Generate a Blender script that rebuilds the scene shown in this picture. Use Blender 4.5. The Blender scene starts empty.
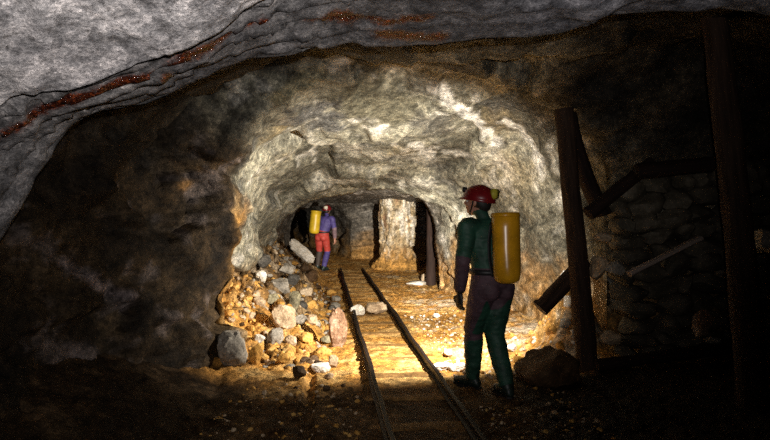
import bpy, bmesh, math, random
import numpy as np
from mathutils import Vector, Matrix, Quaternion
from mathutils.bvhtree import BVHTree
from mathutils.kdtree import KDTree

random.seed(7)
rng = np.random.default_rng(7)
SC = bpy.context.scene
COL = SC.collection
F = 640.0            # focal length in pixels of the 770 wide frame
CX, HZ, H = 385.0, 213.0, 1.56   # principal column, horizon row, eye height
V3 = Vector


def wx(px, d): return (px - CX) / F * d
def wz(py, d): return H + (HZ - py) / F * d
def W(px, py, d): return V3((wx(px, d), d, wz(py, d)))


# ------------------------------------------------------------------ noise
def _h(ix, iy, iz, s):
    with np.errstate(over='ignore'):
        h = (ix.astype(np.int64) * 374761393 + iy.astype(np.int64) * 668265263 + iz.astype(np.int64) * 2147483647 + s * 974634777)
        h = h.astype(np.uint32)
        h = (h ^ (h >> 13)) * np.uint32(1274126177)
        h = (h ^ (h >> 15)) * np.uint32(2246822519)
        h = h ^ (h >> 16)
    return h.astype(np.float64) / 4294967296.0


def vnoise(p, s=0):
    i = np.floor(p).astype(np.int64); f = p - i; f = f * f * (3 - 2 * f)
    x, y, z = i[:, 0], i[:, 1], i[:, 2]
    r = 0
    for a in (0, 1):
        for b in (0, 1):
            for c in (0, 1):
                w = (f[:, 0] if a else 1 - f[:, 0]) * (f[:, 1] if b else 1 - f[:, 1]) * (f[:, 2] if c else 1 - f[:, 2])
                r = r + w * _h(x + a, y + b, z + c, s)
    return r * 2 - 1


def fbm(p, oct=4, s=0, gain=.5):
    r, a, t = 0, 1.0, 0
    for k in range(oct):
        r = r + a * vnoise(p * 2 ** k + 17.3 * k, s + k); t += a; a *= gain
    return r / t


def cells(p, s=0):
    i = np.floor(p).astype(np.int64)
    n = len(p)
    d1 = np.full(n, 9e9); d2 = np.full(n, 9e9); c1 = np.zeros((n, 3)); rid = np.zeros((n, 3))
    for a in (-1, 0, 1):
        for b in (-1, 0, 1):
            for c in (-1, 0, 1):
                x, y, z = i[:, 0] + a, i[:, 1] + b, i[:, 2] + c
                q = np.stack([x + _h(x, y, z, s + 11), y + _h(x, y, z, s + 12), z + _h(x, y, z, s + 13)], 1)
                d = ((q - p) ** 2).sum(1)
                m = d < d1
                d2 = np.where(m, d1, np.minimum(d2, d)); d1 = np.where(m, d, d1)
                c1[m] = q[m]
                if m.any():
                    rid[m] = np.stack([_h(x, y, z, s + 21), _h(x, y, z, s + 22), _h(x, y, z, s + 23)], 1)[m]
    return np.sqrt(d1), np.sqrt(d2), c1, rid


def facet(p, s=0, tilt=1.0, step=.6):
    """planar facets with steps between them, like fractured rock"""
    d1, d2, c, r = cells(p, s)
    n = (r - .5) * 2
    return ((p - c) * n).sum(1) * tilt + (r[:, 0] + r[:, 1] - 1) * step


def sstep(a, b, x):
    t = np.clip((x - a) / (b - a), 0, 1)
    return t * t * (3 - 2 * t)


# ------------------------------------------------------------------ helpers
def props(o, label=None, cat=None, group=None, kind=None):
    if label: o['label'] = label
    if cat: o['category'] = cat
    if group: o['group'] = group
    if kind: o['kind'] = kind
    return o


def link(name, me, mats=(), parent=None, smooth=True):
    o = bpy.data.objects.new(name, me)
    COL.objects.link(o)
    for m in (mats if isinstance(mats, (list, tuple)) else [mats]):
        me.materials.append(m)
    if smooth and len(me.polygons):
        me.polygons.foreach_set('use_smooth', [True] * len(me.polygons))
    if parent is not None: o.parent = parent
    return o


def from_bm(name, bm, mats, parent=None, smooth=True):
    me = bpy.data.meshes.new(name)
    bm.to_mesh(me); bm.free()
    return link(name, me, mats, parent, smooth)


def empty(name, loc=(0, 0, 0), yaw=0):
    o = bpy.data.objects.new(name, None); COL.objects.link(o)
    o.location = loc; o.rotation_euler = (0, 0, yaw); o.empty_display_size = .1
    return o


def catmull(P, n):
    """resample rows of P (k,3) to n samples per span, passing through the rows"""
    P = np.asarray(P, float); k = len(P)
    Q = np.vstack([2 * P[0] - P[1], P, 2 * P[-1] - P[-2]])
    out = []
    for i in range(k - 1):
        a, b, c, d = Q[i], Q[i + 1], Q[i + 2], Q[i + 3]
        for j in range(n):
            t = j / n
            out.append(.5 * ((2 * b) + (-a + c) * t + (2 * a - 5 * b + 4 * c - d) * t * t + (-a + 3 * b - 3 * c + d) * t ** 3))
    out.append(P[-1])
    return np.array(out)


def tube(bm, pts, rad, side=None, seg=14, n=5, cap=True):
    """loft along pts; rad: list of r or (a along side, b across)"""
    R = [(r, r) if not isinstance(r, (tuple, list)) else r for r in rad]
    P = catmull(np.array([tuple(p) for p in pts]), n)
    RR = catmull(np.array([(a, b, 0) for a, b in R]), n)
    rings = []
    m = len(P)
    ref = V3(side).normalized() if side is not None else None
    for i in range(m):
        t = V3(P[min(i + 1, m - 1)] - P[max(i - 1, 0)]).normalized()
        s = ref if ref is not None else (V3((1, 0, 0)) if abs(t.x) < .8 else V3((0, 1, 0)))
        s = (s - t * s.dot(t)).normalized()
        if ref is None: ref = s
        u = t.cross(s)
        a, b = max(RR[i][0], 1e-4), max(RR[i][1], 1e-4)
        rings.append([bm.verts.new(V3(P[i]) + s * (a * math.cos(2 * math.pi * k / seg)) + u * (b * math.sin(2 * math.pi * k / seg))) for k in range(seg)])
    for A, B in zip(rings, rings[1:]):
        for k in range(seg):
            bm.faces.new((A[k], A[(k + 1) % seg], B[(k + 1) % seg], B[k]))
    if cap:
        bm.faces.new(list(reversed(rings[0]))); bm.faces.new(rings[-1])
    return P


def box(bm, c, s, rot=None, bevel=0.0):
    r = bmesh.ops.create_cube(bm, size=1)
    M = Matrix.Translation(V3(c)) @ (rot.to_4x4() if rot is not None else Matrix.Identity(4)) @ Matrix.Diagonal((*s, 1))
    bmesh.ops.transform(bm, matrix=M, verts=r['verts'])
    if bevel:
        e = set()
        for v in r['verts']: e.update(v.link_edges)
        bmesh.ops.bevel(bm, geom=list(e), offset=bevel, segments=2, affect='EDGES')


def ell(bm, c, r, rot=None, sub=3):
    q = bmesh.ops.create_icosphere(bm, subdivisions=sub, radius=1)
    M = Matrix.Translation(V3(c)) @ (rot.to_4x4() if rot is not None else Matrix.Identity(4)) @ Matrix.Diagonal((*r, 1))
    bmesh.ops.transform(bm, matrix=M, verts=q['verts'])


# ------------------------------------------------------------------ materials
def nodes(name):
    m = bpy.data.materials.new(name); m.use_nodes = True
    nt = m.node_tree
    return m, nt, nt.nodes, nt.links, nt.nodes['Principled BSDF']


def ramp(N, stops):
    r = N.new('ShaderNodeValToRGB')
    e = r.color_ramp.elements
    while len(e) < len(stops): e.new(.5)
    for x, (p, c) in zip(e, stops):
        x.position = p; x.color = (*c, 1) if len(c) == 3 else c
    return r


def noise_node(N, L, vec, scale, detail=6, rough=.6):
    n = N.new('ShaderNodeTexNoise'); n.inputs['Scale'].default_value = scale
    n.inputs['Detail'].default_value = detail; n.inputs['Roughness'].default_value = rough
    L.new(vec, n.inputs['Vector']); return n


def mul(N, L, a, b, fac=1.0, mode='MULTIPLY'):
    x = N.new('ShaderNodeMix'); x.data_type = 'RGBA'; x.blend_type = mode
    x.inputs[0].default_value = fac
    L.new(a, x.inputs[6]); L.new(b, x.inputs[7]); return x.outputs[2]


def shell_material():
    """cave rock: mineral colour and painted shade from the surface, fine mottling and grain from noise, wet rust in the seams"""
    m, nt, N, L, B = nodes('cave_rock')
    tc = N.new('ShaderNodeTexCoord'); v = tc.outputs['Object']
    at = N.new('ShaderNodeAttribute'); at.attribute_name = 'mineral_shade'
    ru = N.new('ShaderNodeAttribute'); ru.attribute_name = 'rust'
    n1 = noise_node(N, L, v, 9, 8, .68)
    r1 = ramp(N, [(.30, (.22, .21, .20)), (.48, (.85, .85, .85)), (.68, (1.8, 1.75, 1.7))]); L.new(n1.outputs['Fac'], r1.inputs[0])
    c = mul(N, L, at.outputs['Color'], r1.outputs[0])
    n2 = noise_node(N, L, v, 78, 4, .8)
    r2 = ramp(N, [(.32, (.35, .35, .37)), (.5, (1, 1, 1)), (.68, (1.9, 1.85, 1.8))]); L.new(n2.outputs['Fac'], r2.inputs[0])
    c = mul(N, L, c, r2.outputs[0], .8)
    vg = N.new('ShaderNodeTexVoronoi'); vg.inputs['Scale'].default_value = 30; L.new(v, vg.inputs['Vector'])
    rg = ramp(N, [(.15, (.62, .62, .62)), (.5, (1, 1, 1)), (.85, (1.38, 1.36, 1.34))]); L.new(vg.outputs['Color'], rg.inputs[0])
    c = mul(N, L, c, rg.outputs[0], .8)
    n5 = noise_node(N, L, v, 27, 9, .72)
    r5 = ramp(N, [(.35, (.28, .27, .26)), (.41, (.95, .95, .95)), (.585, (1, 1, 1)), (.64, (1.9, 1.88, 1.85))]); L.new(n5.outputs['Fac'], r5.inputs[0])
    c = mul(N, L, c, r5.outputs[0], .85)
    # rust crust
    n3 = noise_node(N, L, v, 62, 6, .75)
    r3 = ramp(N, [(.36, (.008, .003, .003)), (.53, (.065, .013, .006)), (.66, (.42, .085, .02))]); L.new(n3.outputs['Fac'], r3.inputs[0])
    n4 = noise_node(N, L, v, 24, 5, .7)
    md = N.new('ShaderNodeMath'); md.operation = 'MULTIPLY_ADD'; L.new(n4.outputs['Fac'], md.inputs[0]); md.inputs[1].default_value = 4.5; md.inputs[2].default_value = -1.75
    ad = N.new('ShaderNodeMath'); ad.operation = 'ADD'; L.new(ru.outputs['Fac'], ad.inputs[0]); L.new(md.outputs[0], ad.inputs[1])
    mr = N.new('ShaderNodeMath'); mr.operation = 'MULTIPLY'; mr.use_clamp = True; L.new(ad.outputs[0], mr.inputs[0]); L.new(ru.outputs['Fac'], mr.inputs[1])
    mx = N.new('ShaderNodeMix'); mx.data_type = 'RGBA'; L.new(mr.outputs[0], mx.inputs[0]); L.new(c, mx.inputs[6]); L.new(r3.outputs[0], mx.inputs[7])
    L.new(mx.outputs[2], B.inputs['Base Color'])
    sp = N.new('ShaderNodeMapRange'); sp.inputs[3].default_value = .12; sp.inputs[4].default_value = .7; L.new(mr.outputs[0], sp.inputs[0]); L.new(sp.outputs[0], B.inputs['Specular IOR Level'])
    rr = N.new('ShaderNodeMapRange'); rr.inputs[3].default_value = .62; rr.inputs[4].default_value = .14; L.new(mr.outputs[0], rr.inputs[0]); L.new(rr.outputs[0], B.inputs['Roughness'])
    vo = N.new('ShaderNodeTexVoronoi'); vo.inputs['Scale'].default_value = 26; vo.feature = 'F1'; L.new(v, vo.inputs['Vector'])
    b1 = N.new('ShaderNodeBump'); b1.inputs['Strength'].default_value = .9; b1.inputs['Distance'].default_value = .028; L.new(n1.outputs['Fac'], b1.inputs['Height'])
    b2 = N.new('ShaderNodeBump'); b2.inputs['Strength'].default_value = .9; b2.inputs['Distance'].default_value = .010; L.new(n2.outputs['Fac'], b2.inputs['Height']); L.new(b1.outputs[0], b2.inputs['Normal'])
    b3 = N.new('ShaderNodeBump'); b3.inputs['Strength'].default_value = .8; b3.inputs['Distance'].default_value = .012; L.new(n5.outputs['Fac'], b3.inputs['Height']); L.new(b2.outputs[0], b3.inputs['Normal'])
    L.new(b3.outputs[0], B.inputs['Normal'])
    return m


def stone_material(name, stops, scale=5.0, rough=.7, bump=.02, fine=40):
    m, nt, N, L, B = nodes(name)
    tc = N.new('ShaderNodeTexCoord'); oi = N.new('ShaderNodeObjectInfo')
    ad = N.new('ShaderNodeVectorMath'); L.new(tc.outputs['Object'], ad.inputs[0])
    sc = N.new('ShaderNodeVectorMath'); sc.operation = 'SCALE'; sc.inputs['Scale'].default_value = 31
    L.new(oi.outputs['Random'], sc.inputs[0]); L.new(sc.outputs[0], ad.inputs[1])
    v = ad.outputs[0]
    n1 = noise_node(N, L, v, scale, 7, .65)
    r = ramp(N, stops); L.new(n1.outputs['Fac'], r.inputs[0])
    n2 = noise_node(N, L, v, fine, 4, .7)
    r2 = ramp(N, [(.3, (.6, .6, .6)), (.5, (1, 1, 1)), (.7, (1.4, 1.4, 1.4))]); L.new(n2.outputs['Fac'], r2.inputs[0])
    c = mul(N, L, r.outputs[0], r2.outputs[0], .9)
    L.new(c, B.inputs['Base Color']); B.inputs['Roughness'].default_value = rough; B.inputs['Specular IOR Level'].default_value = .2
    b1 = N.new('ShaderNodeBump'); b1.inputs['Strength'].default_value = .7; b1.inputs['Distance'].default_value = bump; L.new(n1.outputs['Fac'], b1.inputs['Height'])
    b2 = N.new('ShaderNodeBump'); b2.inputs['Strength'].default_value = .6; b2.inputs['Distance'].default_value = .006; L.new(n2.outputs['Fac'], b2.inputs['Height']); L.new(b1.outputs[0], b2.inputs['Normal'])
    L.new(b2.outputs[0], B.inputs['Normal'])
    return m


def plain(name, col, rough=.6, var=.35, scale=14, metallic=0.0, bump=.003):
    m, nt, N, L, B = nodes(name)
    tc = N.new('ShaderNodeTexCoord')
    n = noise_node(N, L, tc.outputs['Object'], scale, 5, .6)
    lo = tuple(c * (1 - var) for c in col); hi = tuple(min(1, c * (1 + var)) for c in col)
    r = ramp(N, [(.3, lo), (.7, hi)]); L.new(n.outputs['Fac'], r.inputs[0])
    L.new(r.outputs[0], B.inputs['Base Color']); B.inputs['Roughness'].default_value = rough; B.inputs['Metallic'].default_value = metallic
    b = N.new('ShaderNodeBump'); b.inputs['Strength'].default_value = .5; b.inputs['Distance'].default_value = bump; L.new(n.outputs['Fac'], b.inputs['Height']); L.new(b.outputs[0], B.inputs['Normal'])
    return m


def wood_material(name, a, b, rough=.8):
    m, nt, N, L, B = nodes(name)
    tc = N.new('ShaderNodeTexCoord')
    mp = N.new('ShaderNodeMapping'); mp.inputs['Scale'].default_value = (26, 26, 2.2); L.new(tc.outputs['Object'], mp.inputs[0])
    n = noise_node(N, L, mp.outputs[0], 1.2, 7, .65)
    r = ramp(N, [(.32, a), (.68, b)]); L.new(n.outputs['Fac'], r.inputs[0])
    L.new(r.outputs[0], B.inputs['Base Color']); B.inputs['Roughness'].default_value = rough; B.inputs['Specular IOR Level'].default_value = .15
    bu = N.new('ShaderNodeBump'); bu.inputs['Strength'].default_value = .9; bu.inputs['Distance'].default_value = .012; L.new(n.outputs['Fac'], bu.inputs['Height']); L.new(bu.outputs[0], B.inputs['Normal'])
    return m


M = {}
M['shell'] = shell_material()
M['ochre'] = stone_material('ochre_stone', [(.3, (.18, .08, .018)), (.5, (.48, .25, .055)), (.7, (.66, .43, .15))])
M['tan'] = stone_material('tan_stone', [(.3, (.20, .13, .075)), (.5, (.40, .29, .18)), (.7, (.58, .46, .32))])
M['grey'] = stone_material('grey_stone', [(.3, (.10, .09, .075)), (.5, (.24, .21, .17)), (.7, (.40, .36, .30))])
M['olive'] = stone_material('olive_stone', [(.3, (.09, .08, .05)), (.5, (.24, .21, .13)), (.7, (.36, .30, .18))])
M['pale'] = stone_material('pale_stone', [(.3, (.36, .30, .22)), (.5, (.62, .56, .47)), (.7, (.80, .76, .70))])
M['slate'] = stone_material('slate_stone', [(.3, (.03, .027, .023)), (.5, (.085, .076, .064)), (.7, (.19, .168, .14))])
M['pink'] = stone_material('pinkish_stone', [(.3, (.10, .05, .025)), (.5, (.22, .125, .072)), (.72, (.45, .33, .25))])
M['brown'] = stone_material('brown_stone', [(.3, (.022, .012, .006)), (.5, (.07, .038, .016)), (.7, (.14, .08, .04))])
M['wallstone'] = stone_material('wall_stone', [(.3, (.025, .022, .016)), (.5, (.095, .08, .056)), (.72, (.22, .185, .135))], scale=3)
M['wood'] = wood_material('old_timber', (.007, .004, .003), (.030, .016, .011))
M['wood2'] = wood_material('brown_timber', (.014, .008, .005), (.060, .034, .022))
M['palewood'] = wood_material('pale_timber', (.20, .15, .125), (.42, .34, .29))
M['rail'] = plain('rusty_rail', (.011, .006, .004), .55, .6, 30, .0)
M['rail'].node_tree.nodes['Principled BSDF'].inputs['Specular IOR Level'].default_value = .25
M['sleeper'] = stone_material('muddy_sleeper', [(.3, (.08, .04, .012)), (.5, (.19, .10, .03)), (.7, (.32, .18, .06))], scale=9)

# ------------------------------------------------------------------ track line
def x_left(y): return .449 - .0954 * y


# ------------------------------------------------------------------ cave shell (lofted cross sections)
def S(d, *pts):
    """a cross section; a point is (px, py) at depth d, (px, py, depth), or ('w', x, z[, y]) in metres"""
    out = []
    for p in pts:
        if p[0] == 'w':
            out.append((p[1], p[3] if len(p) > 3 else d, p[2]))
        else:
            dd = p[2] if len(p) > 2 else d
            out.append((wx(p[0], dd), dd, wz(p[1], dd)))
    a, b = out[0], out[-1]
    out = [(a[0], a[1], -.5)] + out + [(b[0], b[1], -.5)]
    return np.array(out)


w = 'w'
SECT = [
 S(-1.2, (w,-1.9,0),(w,-2.0,.5),(w,-2.1,1.1),(w,-2.0,1.7),(w,-1.8,2.2),(w,-1.4,2.5),(w,-1.0,2.7),(w,-.5,2.75),(w,0,2.75),(w,.4,2.75),(w,.9,2.75),(w,1.4,2.7),(w,1.9,2.5),(w,2.3,2.1),(w,2.5,1.4),(w,2.6,.7),(w,2.6,0)),
 S(.9, (w,-1.9,0),(w,-2.0,.5),(w,-2.05,1.1),(w,-2.0,1.65),(w,-1.8,2.15),(w,-1.45,2.45),(w,-1.05,2.62),(w,-.6,2.7),(w,0,2.74),(w,.4,2.74),(w,.9,2.74),(w,1.4,2.7),(w,1.9,2.5),(w,2.3,2.1),(w,2.5,1.4),(w,2.6,.7),(w,2.6,0)),
 S(2.2, (w,-1.9,0),(w,-1.95,.5),(w,-1.85,.95),(-60,190),(0,106),(60,95),(120,75),(165,56),(214,33),(262,-2),(340,-20),(450,-30),(600,-35),(800,-20),(950,100),(w,2.5,.7),(w,2.6,0)),
 S(2.26, (w,-1.9,0),(w,-1.95,.5),(w,-1.88,1.0),(-70,170),(-10,92),(50,80),(110,59),(155,40),(204,17),(254,-14),(340,-26),(450,-34),(600,-38),(800,-20),(950,100),(w,2.5,.7),(w,2.6,0)),
 S(2.6, (w,-1.9,0),(w,-1.95,.6),(w,-1.92,1.1),(-55,215),(-8,148),(60,119),(118,95),(165,77),(213,52),(262,26),(340,12),(450,4),(600,-6),(800,0),(950,110),(w,2.5,.8),(w,2.6,0)),
 S(3.0, (w,-1.95,0),(w,-2.0,.6),(-42,310),(1,243),(42,176),(86,123),(150,108),(193,86),(240,66),(292,60),(345,46),(430,46),(560,30),(608,20),(770,21),(1000,150),(1020,530)),
 S(3.1, (w,-2.1,0),(w,-2.25,.6),(w,-2.35,1.2),(w,-2.25,1.75),(w,-2.05,2.2),(w,-1.75,2.5),(w,-1.4,2.65),(w,-1.0,2.7),(w,-.6,2.7),(w,-.3,2.7),(w,0,2.7),(w,.4,2.75),(w,.9,2.85),(w,1.4,2.9),(w,2.3,2.85),(w,3.3,2.0),(w,3.4,0)),
 S(4.2, (w,-2.35,.1),(w,-2.5,.6),(w,-2.52,1.2),(w,-2.45,1.8),(w,-2.25,2.3),(w,-1.85,2.62),(w,-1.45,2.75),(w,-1.0,2.78),(w,-.5,2.78),(w,-.1,2.78),(w,.3,2.8),(w,.8,2.85),(w,1.4,3.0),(w,2.2,3.05),(w,3.2,2.9),(w,4.2,1.8),(w,4.3,0)),
 S(5.3, (w,-2.1,.15),(w,-2.2,.6),(w,-2.25,1.1),(w,-2.25,1.6),(w,-2.1,2.1),(w,-1.75,2.48),(w,-1.35,2.66),(w,-.9,2.76),(w,-.5,2.8),(w,0,2.8),(w,.5,2.8),(w,1.0,2.86),(w,1.6,2.96),(w,2.5,3.05,5.5),(w,3.6,2.9,6.0),(w,4.6,1.8,6.4),(w,4.6,0,6.4)),
 S(5.8, (w,-1.85,.1),(w,-1.92,.6),(w,-1.95,1.1),(w,-1.98,1.6),(148,150),(184,104),(226,80),(277,62),(335,56),(398,56),(450,54),(500,52),(560,52),(w,2.5,3.05,5.9),(w,3.5,2.9,6.3),(w,4.6,1.8,6.6),(w,4.6,0,6.6)),
 S(6.4, (243,372),(240,310),(240,250),(232,205,6.3),(215,170,6.1),(234,135,6.0),(266,107,6.0),(308,88,6.05),(360,80,6.2),(400,76),(450,72),(490,70),(535,78,6.4),(575,105,6.6),(602,160,6.8),(607,260,6.9),(606,372,6.9)),
 S(8.0, (w,-2.0,0),(w,-2.1,.5),(w,-2.0,1.0),(247,220),(247,190),(262,165),(290,146),(325,136),(365,132),(405,130),(445,126),(482,122),(518,130),(545,168),(560,220),(564,280),(562,338)),
 S(9.6, (w,-2.2,0),(w,-2.3,.5),(252,262),(254,240),(258,218),(278,195),(305,176),(335,166),(370,162),(400,162),(428,163),(455,168),(478,182),(494,210),(503,245),(506,280),(505,317)),
 S(11.2, (w,-2.3,0),(w,-2.4,.5),(257,264),(263,250),(276,231),(298,211),(325,200),(348,196),(370,190),(395,193),(420,200),(440,206),(453,216),(460,235),(463,258),(464,280),(464,302)),
 S(11.6, (w,-2.5,0),(w,-2.6,.5),(w,-2.55,.9),(248,240),(262,218),(288,198),(318,187),(345,182),(370,178),(395,180),(425,188),(446,197),(456,212),(462,235),(464,258),(464,280),(464,300)),
 S(13.0, (w,-2.6,0),(w,-2.7,.5),(256,252),(264,234),(281,217),(303,204),(325,195),(345,191),(368,188),(390,190),(408,193),(420,198),(428,207),(433,225),(435,250),(436,270),(436,290)),
 S(13.5, (w,-2.9,0),(w,-3.0,.5),(w,-2.95,1.0),(w,-2.7,1.5),(w,-2.35,1.8),(w,-1.9,1.97),(w,-1.4,2.02),(w,-1,2.03),(w,-.5,2.03),(w,0,2.03),(w,.5,2.03),(w,1,2.03),(w,1.7,2.05),(w,2.4,2.0),(w,2.8,1.6),(w,3,.8),(w,3,0)),
 S(17.0, (w,-2.8,0),(w,-2.9,.5),(w,-2.85,1.0),(w,-2.65,1.5),(w,-2.35,1.75),(w,-1.9,1.92),(w,-1.4,1.97),(w,-1,1.98),(w,-.5,1.98),(w,0,1.98),(w,.5,1.98),(w,1,1.98),(w,1.7,2.0),(w,2.4,1.95),(w,2.8,1.6),(w,3,.8),(w,3,0)),
 S(19.4, (w,-3.0,0),(w,-3.05,.5),(w,-3.0,1.0),(w,-2.8,1.5),(w,-2.5,1.75),(w,-2.2,1.86),(w,-1.9,1.9),(w,-1.6,1.9),(w,-1.3,1.88),(w,-1.1,1.85,19.3),(w,-.6,1.85,19.2),(w,0,1.85,19),(w,.8,1.85,19),(w,1.8,1.8,19),(w,2.8,1.5,19),(w,3,.8,19),(w,3,0,19)),
 S(19.9, (w,-3.0,0),(w,-3.05,.5),(w,-3.0,1.0),(w,-2.8,1.5),(w,-2.5,1.75),(w,-2.2,1.85),(w,-1.9,1.88),(w,-1.7,1.88),(w,-1.5,1.85),(w,-1.35,1.82),(w,-1.25,1.77),(w,-1.17,1.7),(w,-1.11,1.6),(w,-1.07,1.4),(w,-1.05,1.0),(w,-1.05,.5),(w,-1.05,0)),
 S(24.0, (w,-4.4,0),(w,-4.5,.5),(w,-4.4,1.0),(w,-4.2,1.5),(w,-3.9,1.75),(w,-3.6,1.85),(w,-3.4,1.88),(w,-3.2,1.88),(w,-3.0,1.85),(w,-2.8,1.82),(w,-2.7,1.77),(w,-2.6,1.7),(w,-2.5,1.6),(w,-2.4,1.4),(w,-2.35,1.0),(w,-2.3,.5),(w,-2.3,0)),
 S(29.0, (w,-6.4,0),(w,-6.5,.5),(w,-6.4,1.0),(w,-6.2,1.5),(w,-5.9,1.75),(w,-5.6,1.85),(w,-5.4,1.88),(w,-5.2,1.88),(w,-5.0,1.85),(w,-4.8,1.82),(w,-4.7,1.77),(w,-4.6,1.7),(w,-4.5,1.6),(w,-4.4,1.4),(w,-4.35,1.0),(w,-4.3,.5),(w,-4.3,0)),
]
NU = 20
SECD = [s[9][1] for s in SECT]
rows = [catmull(s, NU) for s in SECT]
nu = len(rows[0])
grid, key = [], []
for i in range(len(rows) - 1):
    A, Bq = rows[i], rows[i + 1]
    dm = max(.8, .5 * (abs(SECD[i]) + abs(SECD[i + 1])))
    span = np.linalg.norm(Bq - A, axis=1)
    n = int(max(4, min(120, np.percentile(span, 70) / (.0095 * dm))))
    if SECD[i] < .5: n = 12
    for j in range(n):
        t = j / n
        grid.append(A * (1 - t) + Bq * t); key.append(i + t)
grid.append(rows[-1]); key.append(len(rows) - 1)
G = np.array(grid); ns = len(G)
KEY = np.repeat(np.array(key)[:, None], nu, 1).ravel()
UU = np.repeat((np.arange(nu) / NU - 0.0)[None, :], ns, 0).ravel()     # 1..17 are the numbered section points

du = np.gradient(G, axis=1); dv = np.gradient(G, axis=0)
Nn = np.cross(du, dv); Nn /= np.maximum(np.linalg.norm(Nn, axis=2, keepdims=True), 1e-9)
P0 = G.reshape(-1, 3).copy(); NR = Nn.reshape(-1, 3)
ctr = np.array([0, 0, 1.2]); inward = np.sign(((np.stack([P0[:, 0] * 0 - .2, P0[:, 1], P0[:, 2] * 0 + 1.1], 1) - P0) * NR).sum(1))
Y = P0[:, 1]
near = 1 - sstep(2.9, 3.3, Y)
chamber = sstep(3.0, 3.4, Y)
left_wall = chamber * (1 - sstep(5.0, 6.2, UU)) * (1 - sstep(6.35, 6.6, Y))
amp = .026 * near + chamber * .085
fine_amp = .008 + .008 * sstep(3, 6, Y)
FS1, FS2 = np.array([.95, .75, 1.25]), np.array([2.7, 2.1, 3.3])
disp = amp * (1.5 + .7 * sstep(5.5, 6.5, Y) * (1 - sstep(9.5, 10.8, Y))) * facet(P0 * FS1 + 3.1, 3, 1.0, .5)
disp += amp * .75 * facet(P0 * FS2 + 9.7, 5, 1.0, .45)
disp += amp * .8 * fbm(P0 * 1.3, 4, 9)
disp += fine_amp * 1.5 * facet(P0 * np.array([8., 6.5, 9.5]), 8, 1.0, .4)
disp += fine_amp * .5 * fbm(P0 * 14, 3, 15)
for _ in range(1):
    D2 = disp.reshape(ns, nu); D2 = np.pad(D2, 1, mode='edge')
    D2 = (D2[:-2] + 2 * D2[1:-1] + D2[2:]) / 4; D2 = (D2[:, :-2] + 2 * D2[:, 1:-1] + D2[:, 2:]) / 4
    disp = D2.ravel()
# strata ledges on the near brow running with the seams
lt = (KEY - 3.0) * 2.6 + .9 * fbm(P0 * np.array([1.6, 1.0, 2.2]), 3, 17) + .25 * fbm(P0 * 7, 2, 18)
saw = lt - np.floor(lt)
onstrip = sstep(3.0, 3.25, KEY) * (1 - sstep(4.75, 5.0, KEY)) * (1 - .82 * sstep(-.5, .2, P0[:, 0]))
disp -= inward * onstrip * .045 * (saw ** 1.5 - .4) * (-1)
# craggy relief of the left wall
rid = 1 - np.abs(fbm(P0 * np.array([2.2, 2.2, 2.6]) + 11, 4, 19)) * 2
disp += left_wall * (.10 * (rid - .6) + .035 * facet(P0 * np.array([5., 4., 6.]) + 4, 23, 1, .6))
P1 = P0 + NR * disp[:, None]
# ---- mineral colour, with some shade painted in
def col(c): return np.array(c)[None, :]
def mixc(a, b, t): return a * (1 - t[:, None]) + b * t[:, None]
n_big = fbm(P0 * .9 + 5, 4, 31); n_mid = fbm(P0 * 3.0 + 2, 4, 41); n_f = fbm(P0 * 8.0, 4, 51)
fr1 = cells(P0 * FS1 + 3.1, 3)[3][:, 2]
fr2 = cells(P0 * FS2 + 9.7, 5)[3][:, 2]
brow = mixc(np.repeat(col((.27, .26, .262)), len(P0), 0), col((.41, .395, .392)), sstep(-.1, .4, n_mid))
brow = mixc(brow, col((.13, .12, .13)), sstep(.1, .5, -n_big) * .7)
back = np.repeat(col((.20, .19, .145)), len(P0), 0) * (.42 + 1.05 * fr1)[:, None] * (.7 + .6 * fr2)[:, None]
back = mixc(back, col((.55, .53, .47)), sstep(.18, .55, n_mid + .5 * n_f) * .7)
back = mixc(back, col((.10, .10, .095)), sstep(.12, .45, -n_mid) * .6)
back = mixc(back, col((.26, .18, .07)), sstep(.2, .6, n_big) * .4)
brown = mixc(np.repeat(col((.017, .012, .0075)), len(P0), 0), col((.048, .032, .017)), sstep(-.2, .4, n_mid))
brown = mixc(brown, col((.14, .115, .108)), sstep(.28, .6, n_f * .9 + .8 * n_mid) * .55)
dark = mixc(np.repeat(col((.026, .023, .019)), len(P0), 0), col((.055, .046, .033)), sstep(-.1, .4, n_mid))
ochre = mixc(np.repeat(col((.36, .185, .045)), len(P0), 0), col((.52, .34, .15)), sstep(-.1, .4, n_mid))
ochre = mixc(ochre, col((.13, .065, .02)), sstep(.1, .4, -n_f) * .6)
tun = mixc(np.repeat(col((.13, .115, .095)), len(P0), 0), col((.40, .37, .33)), sstep(.15, .5, n_f) * .8)
C = back.copy()
tw = sstep(11.4, 13.2, Y); C = mixc(C, tun, tw)
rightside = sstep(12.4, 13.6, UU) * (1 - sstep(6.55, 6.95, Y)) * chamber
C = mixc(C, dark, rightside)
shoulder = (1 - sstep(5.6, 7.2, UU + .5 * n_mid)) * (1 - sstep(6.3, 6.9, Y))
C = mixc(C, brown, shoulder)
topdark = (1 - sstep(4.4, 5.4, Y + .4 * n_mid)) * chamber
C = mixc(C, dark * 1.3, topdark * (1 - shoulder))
C = mixc(C, dark * .7, (1 - sstep(5.75, 6.0, Y + .1 * n_mid)) * chamber * sstep(4.2, 5.2, UU) * (1 - sstep(8.4, 9.6, UU + .5 * n_mid)) * .9)  # shade of the recess behind the brow, painted into the rock colour
low = (1 - sstep(.15, 1.2, P0[:, 2] + .7 * n_mid + .3 * n_f)) * sstep(6.2, 6.6, Y)
C = mixc(C, ochre, low * .85)
corner = sstep(6.3, 6.5, Y) * (1 - sstep(7.6, 8.2, Y)) * (1 - sstep(5.2, 6.0, UU)) * (1 - sstep(1.5, 1.8, P0[:, 2] + .2 * n_f))
C = mixc(C, ochre, corner * .8)
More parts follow.
